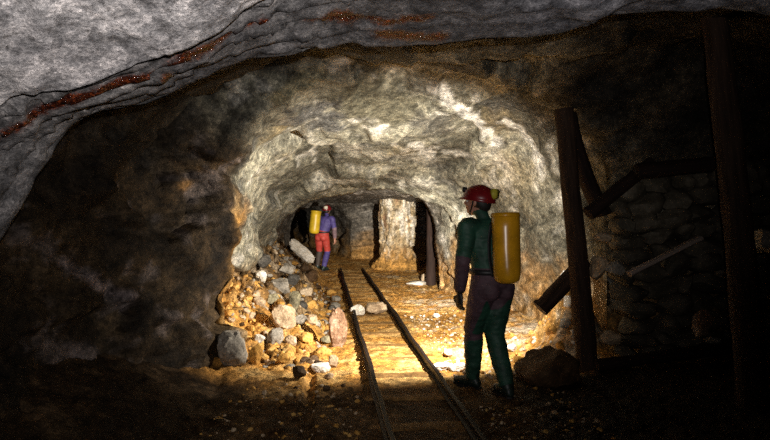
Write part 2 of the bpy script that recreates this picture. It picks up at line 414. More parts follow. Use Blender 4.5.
strip = sstep(2.9, 3.4, KEY) * (1 - .5 * sstep(.2, .9, P0[:, 0]))
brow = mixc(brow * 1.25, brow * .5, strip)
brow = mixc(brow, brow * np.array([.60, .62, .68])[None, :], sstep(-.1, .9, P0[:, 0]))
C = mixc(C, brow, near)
PXX = CX + F * P0[:, 0] / np.maximum(Y, .1); PYY = HZ - F * (P0[:, 2] - H) / np.maximum(Y, .1)
def on_rock(px, py):
    """the point of the rock face that the sight line through a pixel meets"""
    m = np.where((np.abs(PXX - px) < 6) & (np.abs(PYY - py) < 6) & (Y > 3.3))[0]
    return P1[m[np.argmin(Y[m])]]
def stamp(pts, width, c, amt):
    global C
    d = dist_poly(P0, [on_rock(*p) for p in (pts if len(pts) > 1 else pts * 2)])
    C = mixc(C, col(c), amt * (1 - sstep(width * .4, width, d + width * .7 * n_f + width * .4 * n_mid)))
def dist_poly(P, pts):
    pts = [np.array(p) for p in pts]; best = np.full(len(P), 9e9)
    for a, b in zip(pts, pts[1:]):
        ab = b - a; t = np.clip(((P - a) @ ab) / max(ab @ ab, 1e-9), 0, 1)
        best = np.minimum(best, np.linalg.norm(P - a - t[:, None] * ab, axis=1))
    return best
stamp([(362, 98), (385, 118), (405, 108)], .45, (.095, .088, .06), .92)  # dark olive slab, also painted down to dull a facet facing the lamp
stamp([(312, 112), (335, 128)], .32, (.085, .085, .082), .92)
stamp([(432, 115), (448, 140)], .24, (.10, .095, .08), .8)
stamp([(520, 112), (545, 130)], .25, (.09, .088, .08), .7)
stamp([(285, 100), (330, 78)], .12, (.14, .12, .06), .6)
stamp([(300, 142), (350, 156), (430, 172)], .28, (.44, .42, .35), .7)
stamp([(430, 84), (448, 100), (470, 114), (484, 130), (500, 147)], .12, (.70, .68, .62), .9)
stamp([(506, 125), (520, 140), (528, 158), (536, 180)], .11, (.66, .64, .58), .85)
stamp([(330, 184), (380, 182), (425, 189)], .25, (.46, .44, .37), .7)
stamp([(420, 150), (428, 175)], .14, (.66, .64, .58), .7)
stamp([(545, 150), (550, 175)], .12, (.55, .53, .46), .6)
stamp([(475, 144), (490, 141), (503, 147)], .05, (.012, .011, .010), 1)  # crevice shade painted on as a dark line
stamp([(514, 128), (530, 134), (536, 166)], .028, (.02, .018, .016), .9)  # second crevice, its shade painted as colour
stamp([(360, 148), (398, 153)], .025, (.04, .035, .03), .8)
stamp([(272, 255), (300, 225)], .45, (.10, .10, .095), .8)  # slab turned away from the lamp, its shade painted dark grey
stamp([(210, 175), (190, 182)], .10, (.30, .16, .05), .7)
stamp([(70, 262), (130, 300)], .09, (.19, .155, .155), .8)
stamp([(60, 345), (125, 370)], .20, (.17, .14, .135), .75)
stamp([(35, 335), (60, 342)], .10, (.17, .14, .135), .6)
C = np.clip(C, 0.004, .85)

def dist_poly(P, pts):
    pts = [np.array(p) for p in pts]; best = np.full(len(P), 9e9)
    for a, b in zip(pts, pts[1:]):
        ab = b - a; t = np.clip(((P - a) @ ab) / max(ab @ ab, 1e-9), 0, 1)
        best = np.minimum(best, np.linalg.norm(P - a - t[:, None] * ab, axis=1))
    return best

RUST = np.zeros(len(P0))
def seam(pts, width, amt=1.0):
    global RUST
    q = [tuple(W(*p)) for p in pts]
    d = dist_poly(P0, q)
    RUST = np.maximum(RUST, amt * (1 - sstep(width * .35, width, d + .5 * width * n_f)) * near)
seam([(-20, 140, 2.55), (30, 122, 2.55), (75, 104, 2.5)], .075, .9)
seam([(75, 104, 2.5), (118, 88, 2.5), (165, 72, 2.5), (218, 40, 2.5), (262, 16, 2.5)], .045)
seam([(168, 78, 2.6), (190, 94, 2.8)], .05)
seam([(172, 68, 2.5), (212, 48, 2.5)], .075)
seam([(100, 92, 2.5), (60, 112, 2.55)], .06, .8)
seam([(300, 12, 2.65), (335, 20, 2.65), (385, 26, 2.75), (430, 14, 2.7)], .045, .8)
seam([(335, 20, 2.65), (350, 30, 2.7)], .085)
seam([(385, 34, 2.85), (440, 40, 2.9)], .085)
seam([(585, -2, 2.6), (610, 0, 2.6)], .03)


def build_shell():
    faces_i = np.arange((ns - 1) * (nu - 1))
    r, c = faces_i // (nu - 1), faces_i % (nu - 1)
    quads = np.stack([r * nu + c, r * nu + c + 1, (r + 1) * nu + c + 1, (r + 1) * nu + c], 1)
    uq = UU[quads].mean(1)
    sel = {'wall_left': uq < 5.2, 'ceiling': (uq >= 5.2) & (uq < 13.3), 'wall_right': uq >= 13.3}
    for nm, mk in sel.items():
        q = quads[mk]
        used, inv = np.unique(q, return_inverse=True)
        q2 = inv.reshape(-1, 4)
        me = bpy.data.meshes.new(nm)
        me.vertices.add(len(used)); me.vertices.foreach_set('co', P1[used].ravel())
        me.loops.add(q2.size); me.loops.foreach_set('vertex_index', q2.ravel().astype(np.int32))
        me.polygons.add(len(q2)); me.polygons.foreach_set('loop_start', np.arange(0, q2.size, 4, dtype=np.int32))
        me.update(calc_edges=True)
        a = me.color_attributes.new('mineral_shade', 'FLOAT_COLOR', 'POINT')
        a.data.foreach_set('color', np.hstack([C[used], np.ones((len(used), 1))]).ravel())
        b = me.attributes.new('rust', 'FLOAT', 'POINT'); b.data.foreach_set('value', RUST[used])
        o = link(nm, me, M['shell']); props(o, kind='structure')
    # closing wall at the far end of the drift
    bm = bmesh.new(); vs = [bm.verts.new(V3(p)) for p in P1[-nu:]]
    c = bm.verts.new(V3((-5.4, 29.3, .9)))
    for a, b in zip(vs, vs[1:]): bm.faces.new((a, b, c))
    me = bpy.data.meshes.new('wall_back'); bm.to_mesh(me); bm.free()
    a = me.color_attributes.new('mineral_shade', 'FLOAT_COLOR', 'POINT'); a.data.foreach_set('color', [.06, .05, .04, 1] * len(me.vertices))
    props(link('wall_back', me, M['shell']), kind='structure')

build_shell()

# ------------------------------------------------------------------ floor
KY = [0, 5.8, 6.4, 8.0, 9.5, 11.0, 14.0, 16.0, 18.0, 40]
KV = [0, 0, .15, .53, .74, .92, .85, .5, .0, 0]
def floor_base(x, y):
    z = np.zeros_like(x)
    xs = x_left(y) - .36
    k = np.interp(y, KY, KV)
    s = np.maximum(0, xs - x)
    z += np.minimum(k * s, 1.25) * sstep(0, .25, s)
    z += (1 - sstep(5.6, 6.6, y)) * .5 * np.maximum(0, -1.5 - x)
    z += .14 * sstep(1.4, 3.2, x) * (1 - sstep(7, 8, y))
    z += .72 * np.exp(-((x - 2.02) / .30) ** 2 - ((y - 7.0) / .42) ** 2)
    z += .10 * sstep(.6, 1.6, x) * sstep(6.5, 8, y) * (1 - sstep(11, 13, y))
    z -= .38 * np.exp(-((x + .80) / .12) ** 2 - ((y - 7.68) / .16) ** 2)
    z += .16 * sstep(16, 21, y)
    g = np.abs(x - (x_left(y) - .58))
    z -= .07 * (1 - sstep(.02, .07, g)) * (1 - sstep(6.0, 6.4, y))
    return z


def floor_z(x, y, detail=True):
    x = np.atleast_1d(np.asarray(x, float)); y = np.atleast_1d(np.asarray(y, float))
    z = floor_base(x, y)
    p = np.stack([x, y, x * 0], 1)
    track = sstep(-.10, .0, x - x_left(y)) * (1 - sstep(.6, .7, x - x_left(y)))
    pile = sstep(.05, .5, x_left(y) - .36 - x) * sstep(6, 6.6, y) * (1 - sstep(16, 18, y)) + np.exp(-((x - 2.02) / .35) ** 2 - ((y - 7.0) / .5) ** 2)
    rough = .25 + .75 * (1 - track)
    z = z + rough * .030 * fbm(p * 2.2, 4, 61)
    z = z + (rough * .014 + .10 * pile) * facet(p * 4.5 + 2, 63, 1, .5) + (rough * .014 + .045 * pile) * facet(p * 10, 64, 1, .5)
    z = z + (.006 + .010 * (1 - track)) * fbm(p * 18, 3, 66)
    z = z - .012 * track
    return z


def fz(x, y): return float(floor_z(x, y)[0])


def build_floor():
    ys = [-1.5]
    while ys[-1] < 31: ys.append(ys[-1] + max(.02, .0055 * max(ys[-1], 2.5) * (1 if ys[-1] > 3.6 else 3)))
    ys = np.array(ys)
    xs = np.concatenate([np.arange(-7, -3.2, .12), np.arange(-3.2, 2.6, .022), np.arange(2.6, 5.2, .08)])
    X, Yg = np.meshgrid(xs, ys)
    x, y = X.ravel(), Yg.ravel()
    z = floor_z(x, y)
    n, m = len(ys), len(xs)
    idx = np.arange((n - 1) * (m - 1)); r, c = idx // (m - 1), idx % (m - 1)
    q = np.stack([r * m + c, r * m + c + 1, (r + 1) * m + c + 1, (r + 1) * m + c], 1).astype(np.int32)
    me = bpy.data.meshes.new('floor')
    me.vertices.add(len(x)); me.vertices.foreach_set('co', np.stack([x, y, z], 1).ravel())
    me.loops.add(q.size); me.loops.foreach_set('vertex_index', q.ravel())
    me.polygons.add(len(q)); me.polygons.foreach_set('loop_start', np.arange(0, q.size, 4, dtype=np.int32))
    me.update(calc_edges=True)
    p = np.stack([x, y, z], 1)
    a, b, f = fbm(p * 1.1, 4, 71), fbm(p * 4, 4, 72), fbm(p * 12, 3, 73)
    oc = mixc(np.repeat(col((.42, .205, .045)), len(x), 0), col((.58, .36, .13)), sstep(-.15, .4, b))
    oc = mixc(oc, col((.15, .075, .025)), sstep(.1, .45, -f) * .6)
    oc = mixc(oc, col((.52, .46, .36)), sstep(.1, .4, a + .4 * f) * sstep(.75, 1.2, x - x_left(y)) * .75)
    up = sstep(7.4, 9.0, y + .5 * a) * sstep(.1, .5, x_left(y) - .36 - x)
    oc = mixc(oc, mixc(np.repeat(col((.11, .075, .04)), len(x), 0), col((.26, .22, .17)), sstep(-.1, .4, b)), up * .8)
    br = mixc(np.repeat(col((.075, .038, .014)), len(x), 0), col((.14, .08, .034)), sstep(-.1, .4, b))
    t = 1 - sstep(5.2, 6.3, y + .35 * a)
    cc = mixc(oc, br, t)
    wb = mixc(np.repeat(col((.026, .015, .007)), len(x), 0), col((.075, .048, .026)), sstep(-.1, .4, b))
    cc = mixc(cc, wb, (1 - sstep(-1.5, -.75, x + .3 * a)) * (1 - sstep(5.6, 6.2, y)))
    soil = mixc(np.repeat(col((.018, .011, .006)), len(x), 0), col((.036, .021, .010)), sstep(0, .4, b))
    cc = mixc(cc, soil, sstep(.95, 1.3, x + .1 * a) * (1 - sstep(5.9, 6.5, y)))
    at = me.color_attributes.new('mineral_shade', 'FLOAT_COLOR', 'POINT')
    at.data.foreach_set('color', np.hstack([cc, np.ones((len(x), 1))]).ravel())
    me.attributes.new('rust', 'FLOAT', 'POINT')
    props(link('floor', me, M['shell']), kind='structure')

build_floor()

# ------------------------------------------------------------------ stones
_ico = {}
def ico(sub):
    if sub not in _ico:
        bm = bmesh.new(); bmesh.ops.create_icosphere(bm, subdivisions=sub, radius=1)
        bm.verts.ensure_lookup_table()
        _ico[sub] = (np.array([v.co[:] for v in bm.verts]), np.array([[v.index for v in f.verts] for f in bm.faces]))
        bm.free()
    return _ico[sub]


def rock_arrays(size, seed, sub=4, planes=11, rot=None):
    """an angular convex stone: unit ball cut by random planes, roughened, scaled to half sizes"""
    v, f = ico(sub)
    r = np.random.default_rng(seed)
    n = r.normal(size=(planes, 3)); n /= np.linalg.norm(n, axis=1)[:, None]
    h = r.uniform(.62, .95, planes)
    d = v @ n.T
    rad = np.min(np.where(d > .05, h / np.maximum(d, .05), 9), axis=1)
    rad = np.minimum(rad, 1.12)
    q = v * rad[:, None]
    q = np.sign(q) * np.abs(q) ** (1.0 if planes == 8 else .82 if planes < 20 else .7)
    if sub >= 3:
        q = q * (1 + .10 * fbm(q * 2.5 + seed, 3, 5)[:, None] + .07 * facet(q * 2.6 + seed, 6, 1, .6)[:, None])
    q = q / np.abs(q).max(0)
    q = q * np.array(size)
    if rot is not None: q = q @ np.array(rot.to_3x3()).T
    return q, f


def mesh_arrays(name, v, f):
    me = bpy.data.meshes.new(name); me.from_pydata(v.tolist(), [], f.tolist()); me.update(); return me


def rotm(rx=0, ry=0, rz=0):
    return (Matrix.Rotation(math.radians(rz), 3, 'Z') @ Matrix.Rotation(math.radians(ry), 3, 'Y') @ Matrix.Rotation(math.radians(rx), 3, 'X'))


def smooth_sharp(me, ang=32):
    me.polygons.foreach_set('use_smooth', [True] * len(me.polygons))
    me.set_sharp_from_angle(angle=math.radians(ang))


placed = []
def stone(loc, size, mat, label, seed, rot=None, name='stone', cat='stone', group=None, sub=4, planes=11):
    v, f = rock_arrays(size, seed, sub, planes, rot=rot)
    me = mesh_arrays(name, v, f)
    o = link(name, me, M[mat]); smooth_sharp(me)
    o.location = loc; props(o, label, cat, group)
    placed.append((loc[0], loc[1], max(size[0], size[1])))
    return o


def hit_floor(px, py):
    """where the sight line through a pixel meets the ground"""
    t = np.arange(3.0, 20, .01)
    x = (px - CX) / F * t; z = H + (HZ - py) / F * t
    g = floor_z(x, t)
    k = np.argmax(z <= g)
    return (float(x[k]), float(t[k])) if (z <= g).any() else (float(x[-1]), 19.9)


# left heap: (px, foot py, width px, height px, material, label, rotation)
LEFT = [
 (337, 349, 22, 45, 'pink', 'tall pinkish-brown boulder standing close to the left rail', (8, 6, 20), 'boulder'),
 (261, 282, 10, 11, 'pale', 'small white stone stuck beside the yellow edge of the left wall', (10, 20, 0), 'stone'),
 (263, 270, 17, 17, 'slate', 'dark grey boulder at the top of the rubble heap against the wall', (0, 20, 30), 'boulder'),
 (281, 293, 20, 13, 'grey', 'grey block lodged in ochre dirt high on the rubble heap', (15, 12, 10), 'stone'),
 (285, 330, 28, 30, 'tan', 'largest pale tan boulder in the middle of the rubble heap', (10, -15, 30), 'boulder'),
 (274, 346, 17, 17, 'grey', 'grey-tan stone just below the largest boulder of the heap', (0, 10, 60), 'stone'),
 (295, 311, 12, 21, 'olive', 'upright olive-grey stone right of the largest heap boulder', (0, 12, 10), 'stone'),
 (306, 297, 17, 9, 'tan', 'flat tan stone jutting from the right shoulder of the heap', (5, -8, 20), 'stone'),
 (300, 325, 15, 11, 'grey', 'grey stone with a pale top edge left of the black hollow', (0, -15, 40), 'stone'),
 (312, 326, 10, 11, 'tan', 'small tan stone on the lip of the black hollow', (20, 0, 0), 'stone'),
 (259, 344, 10, 10, 'pale', 'small pinkish white stone at the foot of the left wall edge', (0, 30, 10), 'stone'),
 (320, 373, 18, 10, 'pale', 'flat pale slab lying at the front foot of the rubble heap', (0, 4, 15), 'stone'),
 (333, 368, 9, 12, 'tan', 'small upright stone between the flat pale slab and the left rail', (0, 0, 30), 'stone'),
 (321, 359, 18, 11, 'ochre', 'yellow stone behind the flat pale slab of the heap', (12, 0, 50), 'stone'),
 (299, 380, 13, 13, 'brown', 'dark brown stone alone on the dim floor in front of the heap', (0, 0, 10), 'stone'),
 (283, 365, 14, 12, 'ochre', 'rounded yellow stone low on the front of the heap', (0, 14, 10), 'stone'),
 (256, 366, 13, 22, 'ochre', 'leaning orange slab at the bottom of the wall edge', (0, 25, 10), 'stone'),
 (293, 286, 12, 11, 'slate', 'dark slate-grey stone above the upright olive stone', (30, 10, 0), 'stone'),
 (310, 282, 13, 12, 'brown', 'brown stone on the upper right slope below the far caver', (0, 0, 60), 'stone'),
 (272, 304, 13, 10, 'olive', 'olive stone between the grey block and the wall edge', (0, 10, 0), 'stone'),
 (259, 306, 12, 9, 'tan', 'tan stone tucked against the wall edge halfway up the heap', (0, 10, 0), 'stone'),
 (262, 324, 12, 10, 'ochre', 'orange stone left of the largest heap boulder', (0, 0, 45), 'stone'),
 (306, 344, 13, 11, 'ochre', 'yellow stone directly left of the tall pinkish boulder base', (0, 0, 25), 'stone'),
 (291, 345, 12, 9, 'tan', 'squat tan stone under the right side of the largest boulder', (0, 0, 5), 'stone'),
 (286, 274, 14, 9, 'grey', 'grey stone near the upper end of the heap under the long slab', (0, 15, 0), 'stone'),
 (305, 272, 11, 8, 'brown', 'small brown stone at the top of the heap by the far caver', (0, 15, 0), 'stone'),
 (232, 370, 32, 42, 'grey', 'pale grey boulder leaning on the foot of the dark left wall', (0, 10, 10), 'boulder'),
 (329, 379, 8, 6, 'tan', 'small tan stone just left of the left rail at the edge of the light', (0, 0, 0), 'stone'),
 (326, 392, 8, 6, 'brown', 'small brown stone left of the left rail in half shadow', (0, 0, 0), 'stone'),
]
for i, (px, py, pw, ph, mat, lab, rot, kind) in enumerate(LEFT):
    x, y = hit_floor(px, py)
    g_ = 1.0 if kind == 'boulder' else 1.15
    a = g_ * pw / F * y / 2; hgt = g_ * ph / F * y / 2
    dy = max(a * .8, hgt * .45)
    y += dy * .6; x = wx(px, y)
    zc = wz(py, y) + hgt * .95
    zc = wz(py - ph / 2, y)
    stone((x, y, zc), (a, dy, hgt), mat, lab, 100 + i, rotm(*[r * .6 for r in rot]), kind, kind, planes=30 if mat == 'pink' else 11)

# long white slab behind
def slab(px0, py0, px1, py1, d, wid, thick, mat, label, seed):
    a, b = W(px0, py0, d), W(px1, py1, d)
    c = (a + b) / 2; ln = (b - a).length / 2
    ang = math.degrees(math.atan2((b - a).z, (b - a).x))
    return stone(tuple(c), (ln, thick, wid / 2), mat, label, seed, rotm(0, -ang, 0) , 'rock_slab', 'stone')
slab(286, 239, 314, 262, 12.6, .25, .12, 'pale', 'long white slab leaning on the heap behind the far caver', 301)

# stones on the track
for i, (px, py, pw, ph, mat, lab) in enumerate([
  (358, 316, 17, 12, 'pale', 'pale stone lying between the rails, left one of the two'),
  (377, 315, 24, 13, 'tan', 'broad tan stone lying between the rails against the right rail')]):
    x, y = hit_floor(px, py); a = pw / F * y / 2; hh = ph / F * y / 2
    y += a * .5
    stone((wx(px, y), y, wz(py - ph / 2, y)), (a, a * .8, hh), mat, lab, 330 + i, rotm(0, 0, 15))
# stones right of the track and below the near caver
for i, (px, py, pw, ph, mat, lab) in enumerate([
  (440, 372, 22, 9, 'pale', 'flat pale stone right against the outside of the right rail'),
  (458, 372, 20, 9, 'pale', 'flat cream slab between the right rail and the near caver'),
  (472, 358, 20, 10, 'pale', 'cream stone left of the near caver in the brightest light'),
  (448, 356, 14, 6, 'tan', 'low tan stone in the brightest patch right of the track'),
  (468, 377, 14, 9, 'tan', 'tan stone just in front of the left boot of the near caver'),
  (437, 318, 8, 5, 'pale', 'small white stone on the bare floor beyond the near caver'),
  (417, 286, 22, 5, 'pale', 'thin pale stone flat on the floor below the rock pillar'),
  (425, 282, 8, 9, 'tan', 'small upright tan stone left of the foot of the far post'),
  (520, 366, 16, 10, 'ochre', 'orange stone behind the right heel of the near caver'),
  (512, 352, 12, 8, 'pale', 'pale stone on the floor between near caver and timber end'),
 ]):
    x, y = hit_floor(px, py); a = pw / F * y / 2; hh = ph / F * y / 2
    y += a * .5
    stone((wx(px, y), y, wz(py - ph / 2, y)), (a, a * .8, hh), mat, lab, 360 + i, rotm(0, 0, 25 * i))
# dark boulder at the foot of the near post and lit stones beside it
stone(tuple(W(546, 377, 5.95)), (.29, .25, .29), 'brown', 'big dark boulder on the floor left of the leaning post', 401, rotm(5, 10, 20), 'boulder', 'boulder')
for i, (px, py, d, pw, ph, mat, lab) in enumerate([
  (566, 278, 7.0, 14, 20, 'pale', 'white stone at the top of the yellow heap behind the post'),
  (558, 296, 6.95, 13, 13, 'tan', 'tan stone in the yellow heap under the broken timber end'),
  (569, 302, 6.85, 11, 14, 'pale', 'pale stone in the yellow heap below the white top stone'),
  (566, 325, 6.75, 13, 13, 'grey', 'grey stone in the yellow heap beside the middle of the post'),
  (553, 330, 6.8, 14, 13, 'ochre', 'orange stone in the yellow heap left of the grey one'),
  (562, 348, 6.6, 17, 15, 'ochre', 'orange stone low in the yellow heap behind the dark boulder')]):
    stone(tuple(W(px, py, d)), (pw / F * d / 2, .08, ph / F * d / 2), mat, lab, 420 + i, rotm(0, 12 * i, 10 * i))

# filler stones of the heap: nothing in the photograph tells these apart
def free(x, y, r):
    return all((x - a) ** 2 + (y - b) ** 2 > (r + c) ** 2 * 1.0 for a, b, c in placed)
cnt = 0
for k in range(4000):
    if cnt >= 60: break
    y = random.uniform(6.3, 12.5); x = x_left(y) - .36 - random.uniform(-.15, 1.15)
    if x < -1.15 - .12 * (y - 6): continue
    r = random.choice([random.uniform(.035, .07), random.uniform(.06, .115)])
    if not free(x, y, r): continue
    z = fz(x, y)
    stone((x, y, z + r * .25), (r, r * random.uniform(.7, 1), r * random.uniform(.55, .9)), random.choice(['ochre', 'ochre', 'tan', 'grey', 'brown', 'olive'] if y < 8 else ['slate', 'brown', 'olive', 'grey', 'slate', 'ochre']),
          'fist-sized stone half buried in the ochre dirt of the rubble heap', 500 + k, rotm(random.uniform(-25, 25), random.uniform(-25, 25), random.uniform(0, 180)), 'stone', 'stone', 'fist-sized stones of the rubble heap', 3)
    cnt += 1

# gravel: too many to count
SHELL = BVHTree.FromObject(bpy.data.objects['wall_left'], bpy.context.evaluated_depsgraph_get())
SHELR = BVHTree.FromObject(bpy.data.objects['wall_right'], bpy.context.evaluated_depsgraph_get())
def clear(x, y):
    if -.17 < x - x_left(y) < .77: return False
    if not all((x - a) ** 2 + (y - b) ** 2 > (c + .02) ** 2 for a, b, c in placed + [(.92, 5.5, .36), (1.9, 6.25, .17)]): return False
    z = fz(x, y)
    for t in (SHELL, SHELR):
        h = t.find_nearest(V3((x, y, z + .05)))
        if h[0] is not None and h[3] < .12: return False
    return SHELL.ray_cast(V3((x, y, z + .1)), V3((1, 0, 0)), 3)[0] is None and (y < 6.2 or x < 0 or SHELR.ray_cast(V3((x, y, z + .1)), V3((-1, 0, 0)), 3)[0] is None)

def gravel(name, n, fn, mats, smin, smax, seed):
    r = np.random.default_rng(seed); VV, FF, MI, off = [], [], [], 0
    shapes = [rock_arrays((1, .85, .65), 900 + seed + i, 2, 9) for i in range(12)]
    for k in range(n):
        for _ in range(60):
            x, y = fn(r)
            if clear(x, y): break
        s = smin * (smax / smin) ** (r.random() ** 1.7)
        v, f = shapes[r.integers(12)]
        R = np.array(rotm(r.uniform(-40, 40), r.uniform(-40, 40), r.uniform(0, 360)))
        q = (v * s) @ R.T + np.array([x, y, 0])
        VV.append(q); FF.append(f + off); MI.append(np.full(len(f), r.integers(len(mats)))); off += len(v)
    V_, F_ = np.vstack(VV), np.vstack(FF)
    cen = np.array([q.mean(0) for q in VV]); zz = floor_z(cen[:, 0], cen[:, 1])
    V_[:, 2] += np.repeat(zz, [len(q) for q in VV])
    me = mesh_arrays(name, V_, F_)
    o = link(name, me, [M[m] for m in mats], smooth=False); me.polygons.foreach_set('material_index', np.concatenate(MI).astype(np.int32))
    return o
def pile_xy(r):
    y = 6.2 + 7 * r.random() ** 1.3; return x_left(y) - .30 - 1.35 * r.random() ** .8, y
def right_xy(r):
    y = 5.9 + 4 * r.random() ** 1.5; return x_left(y) + .74 + r.random() * 1.05, y
def front_xy(r):
    y = 3.7 + 2.1 * r.random(); return r.uniform(-1.3, 1.6), y
def heap_xy(r):
    return min(2.12, 1.92 + .2 * r.normal()), max(6.52, 6.80 + .22 * r.normal())
props(gravel('rubble', 900, pile_xy, ['ochre', 'tan', 'grey', 'ochre', 'brown'], .014, .07, 1), 'loose ochre rubble chips covering the heap left of the track', 'rubble', kind='stuff')
props(gravel('gravel', 600, right_xy, ['pale', 'tan', 'ochre'], .008, .03, 2), 'pale gravel scattered on the bright floor right of the track', 'gravel', kind='stuff')
props(gravel('gravel', 700, front_xy, ['brown', 'ochre', 'tan', 'brown'], .008, .028, 3), 'brown gravel on the dim floor in front of the cavers', 'gravel', kind='stuff')
props(gravel('rubble', 160, heap_xy, ['ochre', 'tan', 'pale', 'ochre'], .015, .05, 4), 'yellow rubble chips heaped behind the leaning post', 'rubble', kind='stuff')

# ------------------------------------------------------------------ rock pillar at the end of the lit drift
def pillar():
    nz, na = 90, 110
    V_, F_, U_ = [], [], []
    cx_, cy_ = wx(397, 17.6), 17.75
    for i in range(nz):
        z = -.2 + 2.45 * i / (nz - 1)
        e = abs(i / (nz - 1) - .5) * 2
        for j in range(na):
            a = 2 * math.pi * j / na
            ra = (.45 + .30 * max(0, .7 - z) ** 1.5) * (1 + .16 * e * e); rb = (.42 + .3 * max(0, .7 - z) ** 1.5) * (1 + .1 * e * e)
            ca, sa = math.cos(a), math.sin(a)
            ca = math.copysign(abs(ca) ** .9, ca); sa = math.copysign(abs(sa) ** .9, sa)
            V_.append((cx_ + ra * ca, cy_ + rb * sa, z))
    V_ = np.array(V_)
    n = np.stack([V_[:, 0] - cx_, V_[:, 1] - cy_, 0 * V_[:, 2]], 1); n /= np.linalg.norm(n, axis=1)[:, None]
    d = .13 * facet(V_ * np.array([3, 3, 1.2]), 81, 1, .5) + .05 * facet(V_ * np.array([10, 10, 4.]), 82, 1, .5) + .02 * fbm(V_ * np.array([20, 20, 6]), 3, 83)
    V_ = V_ + n * d[:, None]
    for i in range(nz - 1):
        for j in range(na):
            F_.append((i * na + j, i * na + (j + 1) % na, (i + 1) * na + (j + 1) % na, (i + 1) * na + j))
    me = mesh_arrays('wall_pillar', V_, np.array(F_))
    s = fbm(V_ * np.array([9, 9, 1.5]), 4, 85)
    c = mixc(np.repeat(col((.40, .30, .17)), len(V_), 0), col((.70, .63, .52)), sstep(-.1, .35, s))
    c = mixc(c, col((.16, .07, .04)), sstep(.12, .4, -s) * .7)
    c = mixc(c, col((.36, .19, .05)), 1 - sstep(.2, .8, V_[:, 2] + .2 * s))
    at = me.color_attributes.new('mineral_shade', 'FLOAT_COLOR', 'POINT'); at.data.foreach_set('color', np.hstack([c, np.ones((len(V_), 1))]).ravel())
    props(link('wall_pillar', me, M['shell']), kind='structure')
pillar()

# ------------------------------------------------------------------ railway track
def track():
    root = empty('railway_track', (x_left(6.5) + .3, 6.5, 0)); props(root, 'narrow iron mine track on muddy sleepers running down the drift', 'railway track')
    y0, y1 = 2.2, 17.2
    def P(y): return V3((x_left(y), y, 0))
    dirv = V3((-.0954, 1, 0)).normalized(); sd = V3((dirv.y, -dirv.x, 0))
    prof = [(-.035, -.045), (.035, -.045), (.035, -.036), (.008, -.026), (.008, .010), (.020, .016), (.020, .034), (.013, .040), (-.013, .040), (-.020, .034), (-.020, .016), (-.008, .010), (-.008, -.026), (-.035, -.036)]
    loc = V3(root.location)
    for k in (0, 1):
        bm = bmesh.new(); prev = None
        n = 60
        for i in range(n + 1):
            y = y0 + (y1 - y0) * i / n
            c = P(y) + sd * (.6 * k) - loc
            wob = .006 * math.sin(y * 2.1 + k) + .004 * math.sin(y * 5.3 + 2 * k)
            c.z = .045 + .008 * math.sin(y * 1.3 + k * 2) + max(0, 0)
            ring = [bm.verts.new(c + sd * (a + wob) + V3((0, 0, b))) for a, b in prof]
            if prev:
                for q in range(len(prof)):
                    bm.faces.new((prev[q], prev[(q + 1) % len(prof)], ring[(q + 1) % len(prof)], ring[q]))
            else: bm.faces.new(list(reversed(ring)))
            prev = ring
        bm.faces.new(prev)
        bmesh.ops.recalc_face_normals(bm, faces=bm.faces)
        from_bm('rail', bm, M['rail'], root, smooth=False)
    y = 2.6; k = 0
    while y < 16.9:
        v, f = ico(4)
        q = np.sign(v) * np.abs(v) ** .35; q = q / np.abs(q).max(0)
        q = q * np.array([.44, .085, .05]); q = q * (1 + .04 * fbm(q * 20 + k, 3, 91)[:, None])
        ang = math.atan2(dirv.y, dirv.x) - math.pi / 2 + random.uniform(-.04, .04)
        R = np.array(Matrix.Rotation(ang, 3, 'Z'))
        c = P(y) + sd * .3 - loc; c.z = -.053 + random.uniform(-.006, .006)
        me = mesh_arrays('sleeper', q @ R.T + np.array(c), f)
        link('sleeper', me, M['sleeper'], root)
        y += .72 + random.uniform(-.06, .06); k += 1
track()

# ------------------------------------------------------------------ timbers
def timber(name, a, b, ra, rb, mat, label, seed=0, flat=1.0, bend=(0, 0, 0), cat='timber', group=None, seg=26, n=40):
    """a rough round timber from a to b; the mesh runs along local z so the grain follows it"""
    a, b = V3(a), V3(b); L_ = (b - a).length; t = (b - a).normalized()
    V_, F_ = [], []
    for i in range(n + 1):
        s = i / n
        r = ra + (rb - ra) * s
        for j in range(seg):
            an = 2 * math.pi * j / seg
            V_.append((r * math.cos(an), r * flat * math.sin(an), L_ * s))
    V_ = np.array(V_)
    rad = np.stack([V_[:, 0], V_[:, 1], 0 * V_[:, 0]], 1); rad /= np.linalg.norm(rad, axis=1)[:, None]
    R0 = max(ra, rb)
    V_ = V_ + rad * (R0 * .16 * fbm(V_ * np.array([9, 9, 2.0]) + seed, 4, 95) + R0 * .10 * facet(V_ * np.array([12, 12, 1.6]) + seed, 96, 1, .5))[:, None]
    sb = np.sin(np.pi * V_[:, 2] / L_)
    V_ = V_ + sb[:, None] * np.array(bend)[None, :]
    for i in range(n):
        for j in range(seg):
            F_.append((i * seg + j, i * seg + (j + 1) % seg, (i + 1) * seg + (j + 1) % seg, (i + 1) * seg + j))
    me = bpy.data.meshes.new(name)
    me.from_pydata(V_.tolist(), [], [*F_, tuple(range(seg - 1, -1, -1)), tuple(n * seg + j for j in range(seg))]); me.update()
    o = link(name, me, M[mat]); smooth_sharp(me, 40)
    o.location = a; o.rotation_mode = 'QUATERNION'; o.rotation_quaternion = t.to_track_quat('Z', 'Y')
    props(o, label, cat, group); return o

